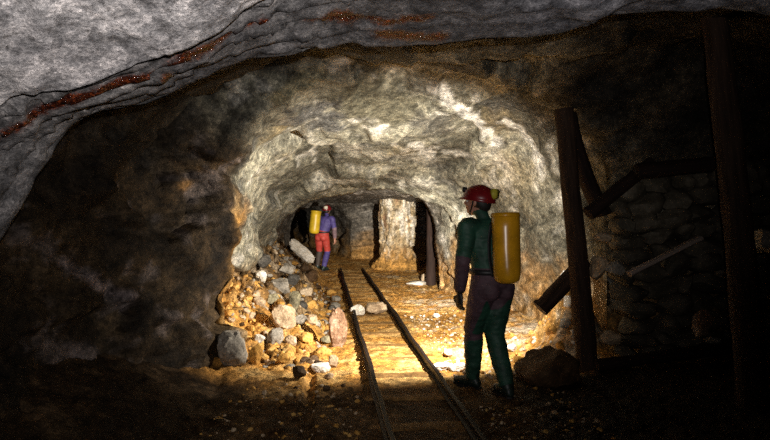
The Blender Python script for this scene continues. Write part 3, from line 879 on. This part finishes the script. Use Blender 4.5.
timber('pit_prop', W(589, 378, 6.25), W(563, 109, 6.25), .102, .088, 'wood2', 'thick dark post leaning left, standing right of the near caver', 1, cat='post')
timber('timber_brace', W(569, 114, 6.46), W(604, 215, 6.44), .075, .085, 'wood', 'short curved brace slanting down right behind the leaning post top', 2, bend=(0, -.05, .0))
timber('timber_brace', W(540, 309, 6.40), W(586, 262, 6.46), .085, .09, 'wood2', 'broken timber end poking out left behind the leaning post', 3)
timber('pit_prop', W(756, 432, 4.75), W(712, 14, 4.75), .115, .085, 'wood2', 'tall thin post near the right edge with a kinked top', 4, bend=(.05, 0, 0), cat='post')
timber('pit_prop', W(431.5, 285, 13.7), W(430, 203, 13.7), .10, .09, 'wood', 'dark post far down the drift right of the rock pillar', 5, cat='post')

# ------------------------------------------------------------------ dry stone pack on the right
def pack_y(x): return 6.42 + .06 * (x - 2.2)
def pack():
    r = np.random.default_rng(55); VV, FF, off = [], [], 0
    z = .02
    while z < 1.78:
        h = r.uniform(.13, .2)
        x = 2.27 + r.uniform(0, .1)
        while x < 4.5:
            wd = r.uniform(.16, .40)
            zz = z + .16 * (x - 2.2) * min(1, z / 1.0)
            v, f = rock_arrays((wd / 2 * 1.30, .18, h / 2 * 1.36), int(r.integers(1e6)), 3, 8, rotm(r.uniform(-8, 8), r.uniform(-14, 4), r.uniform(-10, 10)))
            v = v + np.array([x + wd / 2, pack_y(x) + r.uniform(-.07, .07), zz + h / 2])
            VV.append(v); FF.append(f + off); off += len(v); x += wd
        z += h * .96
    me = mesh_arrays('wall_right_pack', np.vstack(VV), np.vstack(FF)); smooth_sharp(me)
    props(link('wall_right_pack', me, M['wallstone'], smooth=False), kind='structure')
pack()
timber('timber_log', W(588, 214, 6.0), W(652, 162, 6.08), .065, .06, 'wood', 'log laid across the stone wall top just right of the leaning post', 11)
timber('timber_beam', W(636, 172, 5.95), W(712, 164, 5.95), .07, .07, 'wood', 'dark level beam on the stone wall left of the tall thin post', 12)
timber('timber_plank', W(629, 274, 6.02), W(700, 238, 6.1), .045, .06, 'palewood', 'pale grey plank slanting up across the dark stone wall', 13, .5)
timber('timber_sill', W(597, 366, 6.05), W(744, 346, 6.15), .06, .06, 'wood', 'long dark timber along the foot of the stone wall', 14)
stone(tuple(W(703, 322, 6.05)), (.085, .06, .15), 'pink', 'pale pinkish triangular stone standing in the dark stone wall', 601, rotm(0, 4, 0))
stone(tuple(W(714, 340, 6.02)), (.09, .07, .035), 'grey', 'flat pale stone beside the triangular one in the stone wall', 602, rotm(0, 5, 0))
stone(tuple(W(602, 238, 6.16)), (.08, .1, .06), 'tan', 'rounded tan stone under the log right of the leaning post', 603, rotm(0, 5, 0))
stone(tuple(W(599, 268, 6.18)), (.085, .1, .12), 'tan', 'tan stone in the wall edge below the rounded one', 604, rotm(0, 5, 0))
stone(tuple(W(616, 268, 6.1)), (.10, .07, .075), 'grey', 'grey stone in the wall left of the pale plank end', 605, rotm(0, 5, 0))
stone(tuple(W(610, 338, 6.15)), (.10, .1, .07), 'tan', 'tan stone at the wall foot beside the leaning post', 606, rotm(0, 5, 0))
stone(tuple(W(763, 240, 4.95)), (.07, .08, .10), 'grey', 'grey stone at the right edge behind the tall thin post', 607, rotm(0, 5, 0))
timber('wood_splinter', W(753, 376, 5.5) , W(760, 392, 5.3), .012, .010, 'palewood', 'small pale splinter of wood on the floor by the tall thin post', 16, seg=8, n=8)

# ------------------------------------------------------------------ people
def remesh(bm, voxel, smooth_it=4, name='body'):
    me = bpy.data.meshes.new('tmp'); bm.to_mesh(me); bm.free()
    ob = bpy.data.objects.new('tmp', me); COL.objects.link(ob)
    m = ob.modifiers.new('r', 'REMESH'); m.mode = 'VOXEL'; m.voxel_size = voxel
    s = ob.modifiers.new('s', 'SMOOTH'); s.iterations = smooth_it; s.factor = .5
    dg = bpy.context.evaluated_depsgraph_get()
    out = bpy.data.meshes.new_from_object(ob.evaluated_get(dg)); out.name = name
    bpy.data.objects.remove(ob); bpy.data.meshes.remove(me)
    return out


def hand(bm, wrist, knuckle_dir, palm_n, L_=.085, curl=.5, thumb_side=1):
    """palm, four unequal bent fingers and a thumb leaving the side of the palm"""
    w_, d, n = V3(wrist), V3(knuckle_dir).normalized(), V3(palm_n).normalized()
    n = (n - d * n.dot(d)).normalized(); s = d.cross(n) * thumb_side
    k = w_ + d * L_
    tube(bm, [w_ - d * .04, w_, w_ + d * .04, k], [.03, (.030, .022), (.040, .019), (.042, .015)], side=s, seg=12)
    for i, (off, ln) in enumerate([(.030, .072), (.010, .082), (-.010, .076), (-.030, .060)]):
        a = k + s * off - d * .02
        c1 = curl; d1 = (d * math.cos(c1) + n * math.sin(c1)); d2 = (d * math.cos(c1 * 2.3) + n * math.sin(c1 * 2.3)); d3 = (d * math.cos(c1 * 3.2) + n * math.sin(c1 * 3.2))
        p1 = a + d * .022; p2 = p1 + d1 * ln * .45; p3 = p2 + d2 * ln * .33; p4 = p3 + d3 * ln * .25
        tube(bm, [a, p1, p2, p3, p4], [.011, .011, .0105, .0098, .007], seg=10, n=4)
    b = w_ + d * .025 + s * .028
    t1 = b + (s * .8 + d * .6).normalized() * .035; t2 = t1 + (s * .25 + d * .85 + n * .35).normalized() * .032; t3 = t2 + (d * .8 + n * .5).normalized() * .022
    tube(bm, [b - s * .012, t1, t2, t3], [.015, .0135, .0125, .008], seg=10, n=4)


def person(loc, yaw, pose, mats, label, voxel=.009, bag=None):
    root = empty('person', loc, yaw); props(root, label, 'person')
    root.scale = (pose.get('size', 1.0),) * 3
    J = {k: V3(v) for k, v in pose.items() if isinstance(v, tuple)}
    bm = bmesh.new(); tags = []
    def limb(pts, rad, tag, side=None, seg=16):
        P = tube(bm, pts, rad, side, seg)
        RR = catmull(np.array([((r if not isinstance(r, (tuple, list)) else max(r)), 0, 0) for r in rad]), 5)
        tg = tag if isinstance(tag, list) else [tag]
        for i, p in enumerate(P): tags.append((V3(p), float(RR[i][0]), tg[min(len(tg) - 1, int(i / len(P) * len(tg)))]))
    lat = V3((1, 0, 0)); pe, wa, ch, ne = J['pelvis'], J['waist'], J['chest'], J['neck']
    up = (ne - pe).normalized()
    # torso
    limb([pe - up * .13, pe - up * .02, (pe + wa) / 2, wa, (wa + ch) / 2, ch, ch + (ne - ch) * .55, ne - up * .02],
         [(.11, .10), (.185, .15), (.18, .145), (.172, .135), (.185, .138), (.20, .138), (.17, .115), (.08, .075)], ['hip', 'hip', 'torso', 'torso', 'torso', 'torso'], lat)
    # buttocks
    ell(bm, pe + V3((.075, -.06, -.06)), (.095, .095, .10)); ell(bm, pe + V3((-.075, -.06, -.06)), (.095, .095, .10))
    tags.append((pe + V3((.075, -.09, -.06)), .09, 'hip')); tags.append((pe + V3((-.075, -.09, -.06)), .09, 'hip'))
    # legs
    for s, L_ in ((-1, 'l'), (1, 'r')):
        h, k, a = J['hip_' + L_], J['knee_' + L_], J['ankle_' + L_]
        limb([h + V3((0, 0, .05)), h, h + (k - h) * .4, k - (k - h) * .12, k, k + (a - k) * .15, k + (a - k) * .35, k + (a - k) * .8, a],
             [.11, .112, .104, .084, .080, .078, .080, .066, .06], ['thigh_' + L_, 'thigh_' + L_, 'knee_' + L_, 'shin_' + L_, 'shin_' + L_])
    # arms
    for s, L_ in ((-1, 'l'), (1, 'r')):
        sh, e, wr = J['shoulder_' + L_], J['elbow_' + L_], J['wrist_' + L_]
        inn = ch + (ne - ch) * .35 + lat * s * .06
        limb([inn, sh, sh + (e - sh) * .35, e - (e - sh) * .1, e, e + (wr - e) * .2, wr - (wr - e) * .2, wr],
             [.085, .082, .072, .064, .064, .062, .054, .048], ['torso', 'sleeve', 'sleeve', 'elbow', 'forearm', 'forearm'])
    # neck, head with face
    hc = J['head']; hy = math.radians(pose['head_yaw']); hp = math.radians(pose['head_pitch'])
    HM = Matrix.Translation(hc) @ Matrix.Rotation(hy, 4, 'Z') @ Matrix.Rotation(-hp, 4, 'X')
    def h(x, y, z): return HM @ V3((x, y, z))
    limb([ne - up * .05, ne + up * .01, hc - up * .07], [.066, .056, .054], ['torso', 'skin'])
    R3 = HM.to_3x3()
    ell(bm, h(0, -.012, .025), (.077, .098, .098), R3); ell(bm, h(0, .028, -.045), (.058, .068, .075), R3)
    ell(bm, h(0, .062, -.092), (.026, .024, .022), R3)                                  # chin
    ell(bm, h(0, .086, .012), (.050, .016, .014), R3)                                   # brow
    tube(bm, [h(0, .085, .012), h(0, .102, -.014), h(0, .112, -.030), h(0, .088, -.040)], [.010, .012, .016, .012], seg=10)   # nose
    ell(bm, h(0, .088, -.060), (.024, .013, .006), R3); ell(bm, h(0, .085, -.071), (.021, .013, .007), R3)   # lips
    for s in (-1, 1):
        ell(bm, h(.078 * s, -.006, -.012), (.011, .020, .032), R3)                      # ears
        ell(bm, h(.040 * s, .070, -.032), (.022, .018, .020), R3)                       # cheeks
    for p in ((0, -.01, .03), (0, .03, -.04), (0, .07, -.09), (0, .09, 0), (.07, 0, -.01), (-.07, 0, -.01)): tags.append((h(*p), .07, 'skin'))
    bmesh.ops.recalc_face_normals(bm, faces=bm.faces)
    me = remesh(bm, voxel, 3)
    # cloth wrinkles along the normals, away from the head
    nv = len(me.vertices); co = np.empty(nv * 3); me.vertices.foreach_get('co', co); co = co.reshape(-1, 3)
    no = np.array([v.normal[:] for v in me.vertices])
    cloth = 1 - sstep(ne.z + .0, ne.z + .05, co[:, 2])
    wr_ = .010 * fbm(co * np.array([9, 9, 16]), 3, 120) + .006 * np.abs(fbm(co * np.array([14, 14, 30]) + 4, 2, 121))
    me.vertices.foreach_set('co', (co + no * (wr_ * cloth)[:, None]).ravel())
    o = link('body', me, [m for _, m in mats], root)
    names = [n_ for n_, _ in mats]
    pal = pose['regions']
    TP = np.array([t[0][:] for t in tags]); TR = np.array([t[1] for t in tags])
    cen = np.array([p.center[:] for p in me.polygons])
    D = np.linalg.norm(cen[:, None, :] - TP[None], axis=2) - TR[None] * .9
    best = D.argmin(1)
    idx = []
    for i, b in enumerate(best):
        t = tags[b][2]; rg = pal.get(t, pal['torso'])
        if callable(rg): rg = rg(cen[i])
        idx.append(names.index(rg))
    me.polygons.foreach_set('material_index', np.array(idx, np.int32)); me.update()
    # eyes
    for s in (-1, 1):
        bm = bmesh.new(); ell(bm, h(.031 * s, .080, -.012), (.0125, .0125, .0125), sub=3); from_bm('eye', bm, M['eye'], root)
    # hair at the nape
    bm = bmesh.new()
    v, f = ico(4)
    vs = []
    for q in v:
        p = V3(q); r = (.084, .106, .104)
        vs.append(bm.verts.new(h(p.x * r[0], p.y * r[1] - .014, p.z * r[2] + .022 - (.035 if p.y < -.2 and p.z < 0 else 0) * -p.y)))
    for t in f: bm.faces.new([vs[i] for i in t])
    kill = [x for x, q in zip(vs, v) if q[1] > .25 or q[2] < -.72]
    bmesh.ops.delete(bm, geom=kill, context='VERTS')
    from_bm('hair', bm, M['hair'], root)
    # helmet
    bm = bmesh.new()
    seg, rg = 40, 14
    rr = []
    for i in range(rg + 1):
        t = (math.pi / 2) * i / rg
        cz, cr = math.sin(t), math.cos(t)
        ring = []
        for j in range(seg):
            a = 2 * math.pi * j / seg
            ridge = 1 + .03 * max(0, math.cos(2 * a)) ** 6 * cr
            ring.append(bm.verts.new(h(.116 * cr * math.cos(a) * ridge, .142 * cr * math.sin(a) * ridge - .008, .024 + .122 * cz)))
        rr.append(ring)
    rim, rim2 = [], []
    for j in range(seg):
        a = 2 * math.pi * j / seg; f_ = max(0, math.sin(a))
        rim.append(bm.verts.new(h(.127 * math.cos(a), .153 * math.sin(a) - .008 + .030 * f_ ** 2, .008 - .010 * f_)))
        rim2.append(bm.verts.new(h(.112 * math.cos(a), .138 * math.sin(a) - .008 + .026 * f_ ** 2, .006 - .010 * f_)))
    for A, Bq in [(rim2, rim), (rim, rr[0])] + list(zip(rr, rr[1:])):
        for j in range(seg): bm.faces.new((A[j], A[(j + 1) % seg], Bq[(j + 1) % seg], Bq[j]))
    bmesh.ops.remove_doubles(bm, verts=bm.verts, dist=.0005)
    bmesh.ops.recalc_face_normals(bm, faces=bm.faces)
    he = from_bm('helmet', bm, pose['helmet_mat'], root)
    bm = bmesh.new(); tube(bm, [h(0, .118, .080), h(0, .148, .078)], [.022, .026], seg=18); from_bm('headlamp', bm, M['black'], he)
    bm = bmesh.new(); box(bm, h(.012, -.132, .085), (.105, .05, .085), R3, .010); from_bm('battery_box', bm, pose['box_mat'], he)
    bm = bmesh.new()
    tube(bm, [h(.098, .0, .035), h(.085, .01, -.05), h(.03, .045, -.115), h(-.03, .045, -.115), h(-.085, .01, -.05), h(-.098, .0, .035)], [(.008, .003)] * 6, seg=8); from_bm('chin_strap', bm, M['black'], he)
    # belt
    bm = bmesh.new(); bc = pe + (wa - pe) * .55
    seg = 36; R_ = []
    for (rx, ry, z) in ((.178, .145, -.022), (.192, .158, -.020), (.192, .158, .020), (.178, .143, .022)):
        R_.append([bm.verts.new(bc + V3((rx * math.cos(2 * math.pi * j / seg), ry * math.sin(2 * math.pi * j / seg), z))) for j in range(seg)])
    for A, Bq in zip(R_, R_[1:]):
        for j in range(seg): bm.faces.new((A[j], A[(j + 1) % seg], Bq[(j + 1) % seg], Bq[j]))
    from_bm('belt', bm, M['black'], root)
    # boots
    for L_ in ('l', 'r'):
        a, k = J['ankle_' + L_], J['knee_' + L_]; fy = math.radians(pose['foot_' + L_]); hl = pose.get('heel_' + L_, 0.0)
        fd = V3((-math.sin(fy), math.cos(fy), 0)); sd = V3((fd.y, -fd.x, 0))
        bm = bmesh.new()
        sh = (k - a).normalized()
        tube(bm, [a - V3((0, 0, .05)), a, a + sh * .12, a + sh * .27, a + sh * .30], [.056, .058, .066, .074, .076], seg=16)
        z0 = a.z - .085
        b0 = V3((a.x, a.y, z0))
        tube(bm, [b0 - fd * .075 + V3((0, 0, .05)), b0 - fd * .05 + V3((0, 0, .045)), b0 + fd * .04 + V3((0, 0, .045)), b0 + fd * .12 + V3((0, 0, .038)), b0 + fd * .18 + V3((0, 0, .032)), b0 + fd * .215 + V3((0, 0, .028))],
             [(.02, .03), (.040, .046), (.044, .048), (.052, .040), (.045, .032), (.015, .016)], side=sd, seg=16)
        bmesh.ops.recalc_face_normals(bm, faces=bm.faces)
        bo = link('boot', remesh(bm, voxel, 3, 'boot'), pose['boot_mat'], root)
        bm = bmesh.new()
        pts = [(-.085, .0), (-.07, .036), (.0, .042), (.12, .056), (.19, .046), (.225, .0)]
        full = pts + [(y_, -x_) for y_, x_ in reversed(pts[1:-1])]
        top = [bm.verts.new(b0 + fd * y_ + sd * x_ + V3((0, 0, .012))) for y_, x_ in full]
        bot = [bm.verts.new(b0 + fd * y_ + sd * x_ + V3((0, 0, -.014))) for y_, x_ in full]
        bm.faces.new(top); bm.faces.new(list(reversed(bot)))
        for j in range(len(full)): bm.faces.new((top[j], bot[j], bot[(j + 1) % len(full)], top[(j + 1) % len(full)]))
        bmesh.ops.recalc_face_normals(bm, faces=bm.faces)
        from_bm('boot_sole', bm, M['black'], bo, smooth=False)
    # gloves
    for L_, ts in (('l', pose.get('thumb_l', 1)), ('r', pose.get('thumb_r', 1))):
        wv = J['wrist_' + L_]; d = J['handdir_' + L_]; n = J['palm_' + L_]
        bm = bmesh.new(); hand(bm, wv + d.normalized() * .03, d, n, curl=pose['curl_' + L_], thumb_side=ts)
        tube(bm, [wv - d.normalized() * .06, wv + d.normalized() * .02], [.050, .040], seg=14)
        bmesh.ops.recalc_face_normals(bm, faces=bm.faces)
        link('glove', remesh(bm, .0045, 2, 'glove'), pose['glove_mat'], root)
    return root


M['eye'] = plain('eye_white', (.6, .58, .55), .2, .1)
M['hair'] = plain('dark_hair', (.012, .008, .006), .6, .5, 60)
M['black'] = plain('black_rubber', (.012, .012, .012), .5, .3, 30)
M['green'] = plain('green_oversuit', (.014, .060, .036), .62, .45, 11, bump=.006)
M['purple'] = plain('purple_brown_panel', (.075, .040, .050), .7, .45, 12, bump=.006)
M['skin'] = plain('skin', (.42, .20, .13), .5, .15, 12)
M['red_helmet'] = plain('red_helmet', (.17, .008, .010), .28, .25, 9)
M['box_yellow'] = plain('yellow_box', (.46, .40, .04), .5, .3, 20)
M['box_pale'] = plain('pale_box', (.62, .55, .42), .5, .3, 20)
M['boots_dark'] = plain('dark_green_rubber', (.012, .022, .016), .45, .4, 14)
M['amber'] = plain('amber_vinyl', (.62, .30, .012), .27, .28, 7, bump=.002)
M['yellow'] = plain('yellow_vinyl', (.62, .40, .02), .4, .25, 7)
M['violet'] = plain('violet_suit', (.060, .042, .17), .65, .35, 11, bump=.006)
M['mauve'] = plain('mauve_sleeve', (.16, .10, .11), .7, .35, 11, bump=.006)
M['red_suit'] = plain('red_shorts', (.42, .045, .03), .6, .25, 11, bump=.006)
M['brown_suit'] = plain('dark_brown_leg', (.045, .030, .022), .7, .35, 11, bump=.006)

X1, Y1 = .92, 5.5
Z1 = fz(X1, Y1)
YAW1 = math.radians(30)
pose1 = dict(size=1.036,
    pelvis=(0, 0, .95), waist=(-.01, .01, 1.10), chest=(-.035, .035, 1.30), neck=(-.05, .06, 1.475), head=(-.065, .105, 1.612),
    hip_l=(-.09, .0, .90), knee_l=(-.06, .17, .52), ankle_l=(-.01, .24, .10), hip_r=(.085, -.01, .90), knee_r=(.06, .04, .50), ankle_r=(.06, -.12, .10),
    shoulder_l=(-.225, .035, 1.40), elbow_l=(-.315, -.02, 1.13), wrist_l=(-.285, .06, .89), shoulder_r=(.155, .04, 1.40), elbow_r=(.225, .06, 1.13), wrist_r=(.262, .27, 1.155),
    handdir_l=(.02, .10, -1), palm_l=(1, .1, .1), handdir_r=(.05, 1, .12), palm_r=(-1, .1, 0), thumb_l=-1, thumb_r=1, curl_l=.38, curl_r=.75,
    head_yaw=28, head_pitch=-10, foot_l=12, foot_r=-14, helmet_mat=M['red_helmet'], box_mat=M['box_yellow'], boot_mat=M['boots_dark'], glove_mat=M['black'],
    regions=dict(torso='green', sleeve='green', elbow='purple', forearm='purple', hip='purple', skin='skin',
                 thigh_l=lambda c: 'purple' if c[0] < -.12 else 'green', thigh_r='green', knee_l='purple', knee_r='green', shin_l=lambda c: 'purple' if c[0] < -.13 else 'green', shin_r='green'))
mats1 = [('green', M['green']), ('purple', M['purple']), ('skin', M['skin'])]
zf = min(fz(X1 - .12, Y1 + .14), fz(X1 + .13, Y1 - .05))
person((X1, Y1, zf), YAW1, pose1, mats1, 'person in green and purple-brown oversuit and red helmet, standing near, back turned')


def tackle_bag(loc, yaw, r, hgt, tilt, mat, label, back):
    root = empty('tackle_bag', loc, yaw); props(root, label, 'bag')
    root.rotation_euler = (tilt[0], tilt[1], yaw)
    bm = bmesh.new()
    prof = [(0, 0), (r * .55, .004), (r * .85, .025), (r * .97, .07), (r, .14), (r * .99, hgt * .5), (r * 1.0, hgt * .8), (r * 1.01, hgt), (r * .95, hgt + .003), (r * .93, hgt - .02), (r * .4, hgt - .035), (0, hgt - .03)]
    seg = 40; R_ = []
    for (q, z) in prof:
        R_.append([bm.verts.new((max(q, .0005) * math.cos(2 * math.pi * j / seg) * (1 + .025 * math.sin(3 * 2 * math.pi * j / seg + z * 9)), max(q, .0005) * math.sin(2 * math.pi * j / seg) * (1 + .02 * math.sin(2 * 2 * math.pi * j / seg + z * 7)), z)) for j in range(seg)])
    for A, Bq in zip(R_, R_[1:]):
        for j in range(seg): bm.faces.new((A[j], A[(j + 1) % seg], Bq[(j + 1) % seg], Bq[j]))
    bmesh.ops.remove_doubles(bm, verts=bm.verts, dist=.0008); bmesh.ops.recalc_face_normals(bm, faces=bm.faces)
    b = from_bm('bag_body', bm, mat, root)
    bm = bmesh.new()
    tube(bm, [V3((r * 1.012 * math.cos(a), r * 1.012 * math.sin(a), hgt - .02)) for a in np.linspace(0, 2 * math.pi, 24)], [(.006, .012)] * 24, seg=8, n=2); from_bm('rim_band', bm, mat, root)
    for s in (-1, 1):
        bm = bmesh.new()
        tube(bm, [V3((s * .05, r + .002, hgt * .88)), V3((s * .075, r + .012, hgt * .6)), V3((s * .07, r + .012, hgt * .3)), V3((s * .05, r + .002, hgt * .1))], [(.018, .004)] * 4, side=V3((1, 0, 0)), seg=8); from_bm('shoulder_strap', bm, M['black'], root)
    return root

tackle_bag((X1 + .078, Y1 - .297, zf + .995), YAW1, .113, .575, (math.radians(-3), 0), M['amber'], 'amber yellow cylinder bag carried on the back of the near caver', None)

# far caver
X2, Y2 = wx(322, 17.0), 17.0
Z2 = fz(X2, Y2)
pose2 = dict(
    pelvis=(0, 0, .93), waist=(.03, .02, 1.08), chest=(.07, .05, 1.28), neck=(.10, .09, 1.44), head=(.08, .13, 1.60),
    hip_l=(-.09, .0, .88), knee_l=(-.13, .10, .50), ankle_l=(-.14, .0, .10), hip_r=(.09, 0, .88), knee_r=(.10, .12, .50), ankle_r=(.10, -.10, .10),
    shoulder_l=(-.12, .06, 1.37), elbow_l=(-.19, .13, 1.12), wrist_l=(-.12, .33, 1.05), shoulder_r=(.27, .05, 1.37), elbow_r=(.36, .02, 1.10), wrist_r=(.33, .10, .86),
    handdir_l=(.1, 1, 0), palm_l=(1, 0, 0), handdir_r=(-.02, .12, -1), palm_r=(-1, .1, .1), thumb_l=-1, thumb_r=1, curl_l=.6, curl_r=.4,
    head_yaw=10, head_pitch=-8, foot_l=5, foot_r=-10, helmet_mat=M['red_helmet'], box_mat=M['box_pale'], boot_mat=M['boots_dark'], glove_mat=M['skin'],
    regions=dict(torso='violet', sleeve='violet', elbow='mauve', forearm='mauve', hip='red', skin='skin', thigh_l='red', thigh_r='red', knee_l='brown', knee_r='violet', shin_l='brown', shin_r='violet'))
mats2 = [('violet', M['violet']), ('mauve', M['mauve']), ('red', M['red_suit']), ('brown', M['brown_suit']), ('skin', M['skin'])]
YAW2 = math.radians(-22)
person((X2, Y2, Z2), YAW2, pose2, mats2, 'person in violet suit with red hips and red helmet, walking away far down the drift', .012)
bx_ = Matrix.Rotation(YAW2, 3, 'Z') @ V3((.0, -.33, 0))
tackle_bag((X2 + bx_.x - .06, Y2 + bx_.y, Z2 + .98), YAW2, .135, .60, (math.radians(-5), math.radians(4)), M['yellow'], 'yellow bag on the back of the far caver', None)

# flash unit held in front of the near caver
LW = Matrix.Rotation(YAW1, 3, 'Z') @ V3((.296, .415, 1.222)); LP = V3((X1 + LW.x, Y1 + LW.y, zf + LW.z))
AIM = V3((-.9, 14.0, 1.1)); LD = (AIM - LP).normalized()
fu = empty('flash_unit', LP); props(fu, 'black flash unit held in front of the near caver', 'lamp')
fu.rotation_mode = 'QUATERNION'; fu.rotation_quaternion = LD.to_track_quat('Y', 'Z')
bm = bmesh.new(); box(bm, (0, .0, .005), (.055, .05, .075), None, .006); from_bm('flash_body', bm, M['black'], fu)
bm = bmesh.new(); box(bm, (0, .029, .02), (.06, .012, .042), None, .003); from_bm('flash_head', bm, M['black'], fu)
bm = bmesh.new(); tube(bm, [V3((0, -.01, -.03)), V3((0, -.012, -.115))], [.016, .015], seg=12); from_bm('handle', bm, M['black'], fu)

# ------------------------------------------------------------------ lights
def spot(name, loc, aim, energy, size_deg, blend, radius, colr):
    l = bpy.data.lights.new(name, 'SPOT'); l.energy = energy; l.spot_size = math.radians(size_deg); l.spot_blend = blend; l.shadow_soft_size = radius; l.color = colr
    o = bpy.data.objects.new(name, l); COL.objects.link(o); o.location = loc
    o.rotation_mode = 'QUATERNION'; o.rotation_quaternion = (V3(aim) - V3(loc)).to_track_quat('-Z', 'Y')
    return o

WARM = (1.0, .94, .83)
spot('flash_light', LP + LD * .055, LP + V3((-.46, .88, -.14)), 1150, 165, 1.0, .02, WARM)
spot('flash_beam', LP + LD * .060, V3((.3, 17, .55)), 7000, 36, 1.0, .02, WARM)
spot('camera_flash', (.05, -.02, 1.64), (-1.1, 5, 3.0), 330, 100, 1.0, .012, (1.0, .95, .93))

# ------------------------------------------------------------------ world, camera, view
wd = bpy.data.worlds.new('dark'); SC.world = wd; wd.use_nodes = True
wd.node_tree.nodes['Background'].inputs[0].default_value = (0, 0, 0, 1)
wd.node_tree.nodes['Background'].inputs[1].default_value = 0
cd = bpy.data.cameras.new('camera'); cd.sensor_width = 36; cd.lens = F * 36 / 770; cd.clip_end = 100; cd.clip_start = .02
cam = bpy.data.objects.new('camera', cd); COL.objects.link(cam)
cam.location = (0, 0, H); cam.rotation_euler = (math.radians(90) - math.atan(7 / F), 0, 0)
SC.camera = cam
SC.view_settings.view_transform = 'Standard'; SC.view_settings.look = 'None'; SC.view_settings.gamma = 1; SC.view_settings.exposure = 0
SC.view_settings.use_curve_mapping = False
SC.cycles.use_denoising = False
SC.cycles.sample_clamp_indirect = .6
SC.cycles.caustics_reflective = False
SC.cycles.use_light_tree = True
SC.cycles.denoising_input_passes = 'RGB_ALBEDO_NORMAL'
SC.cycles.denoising_prefilter = 'ACCURATE'
SC.cycles.max_bounces = 6
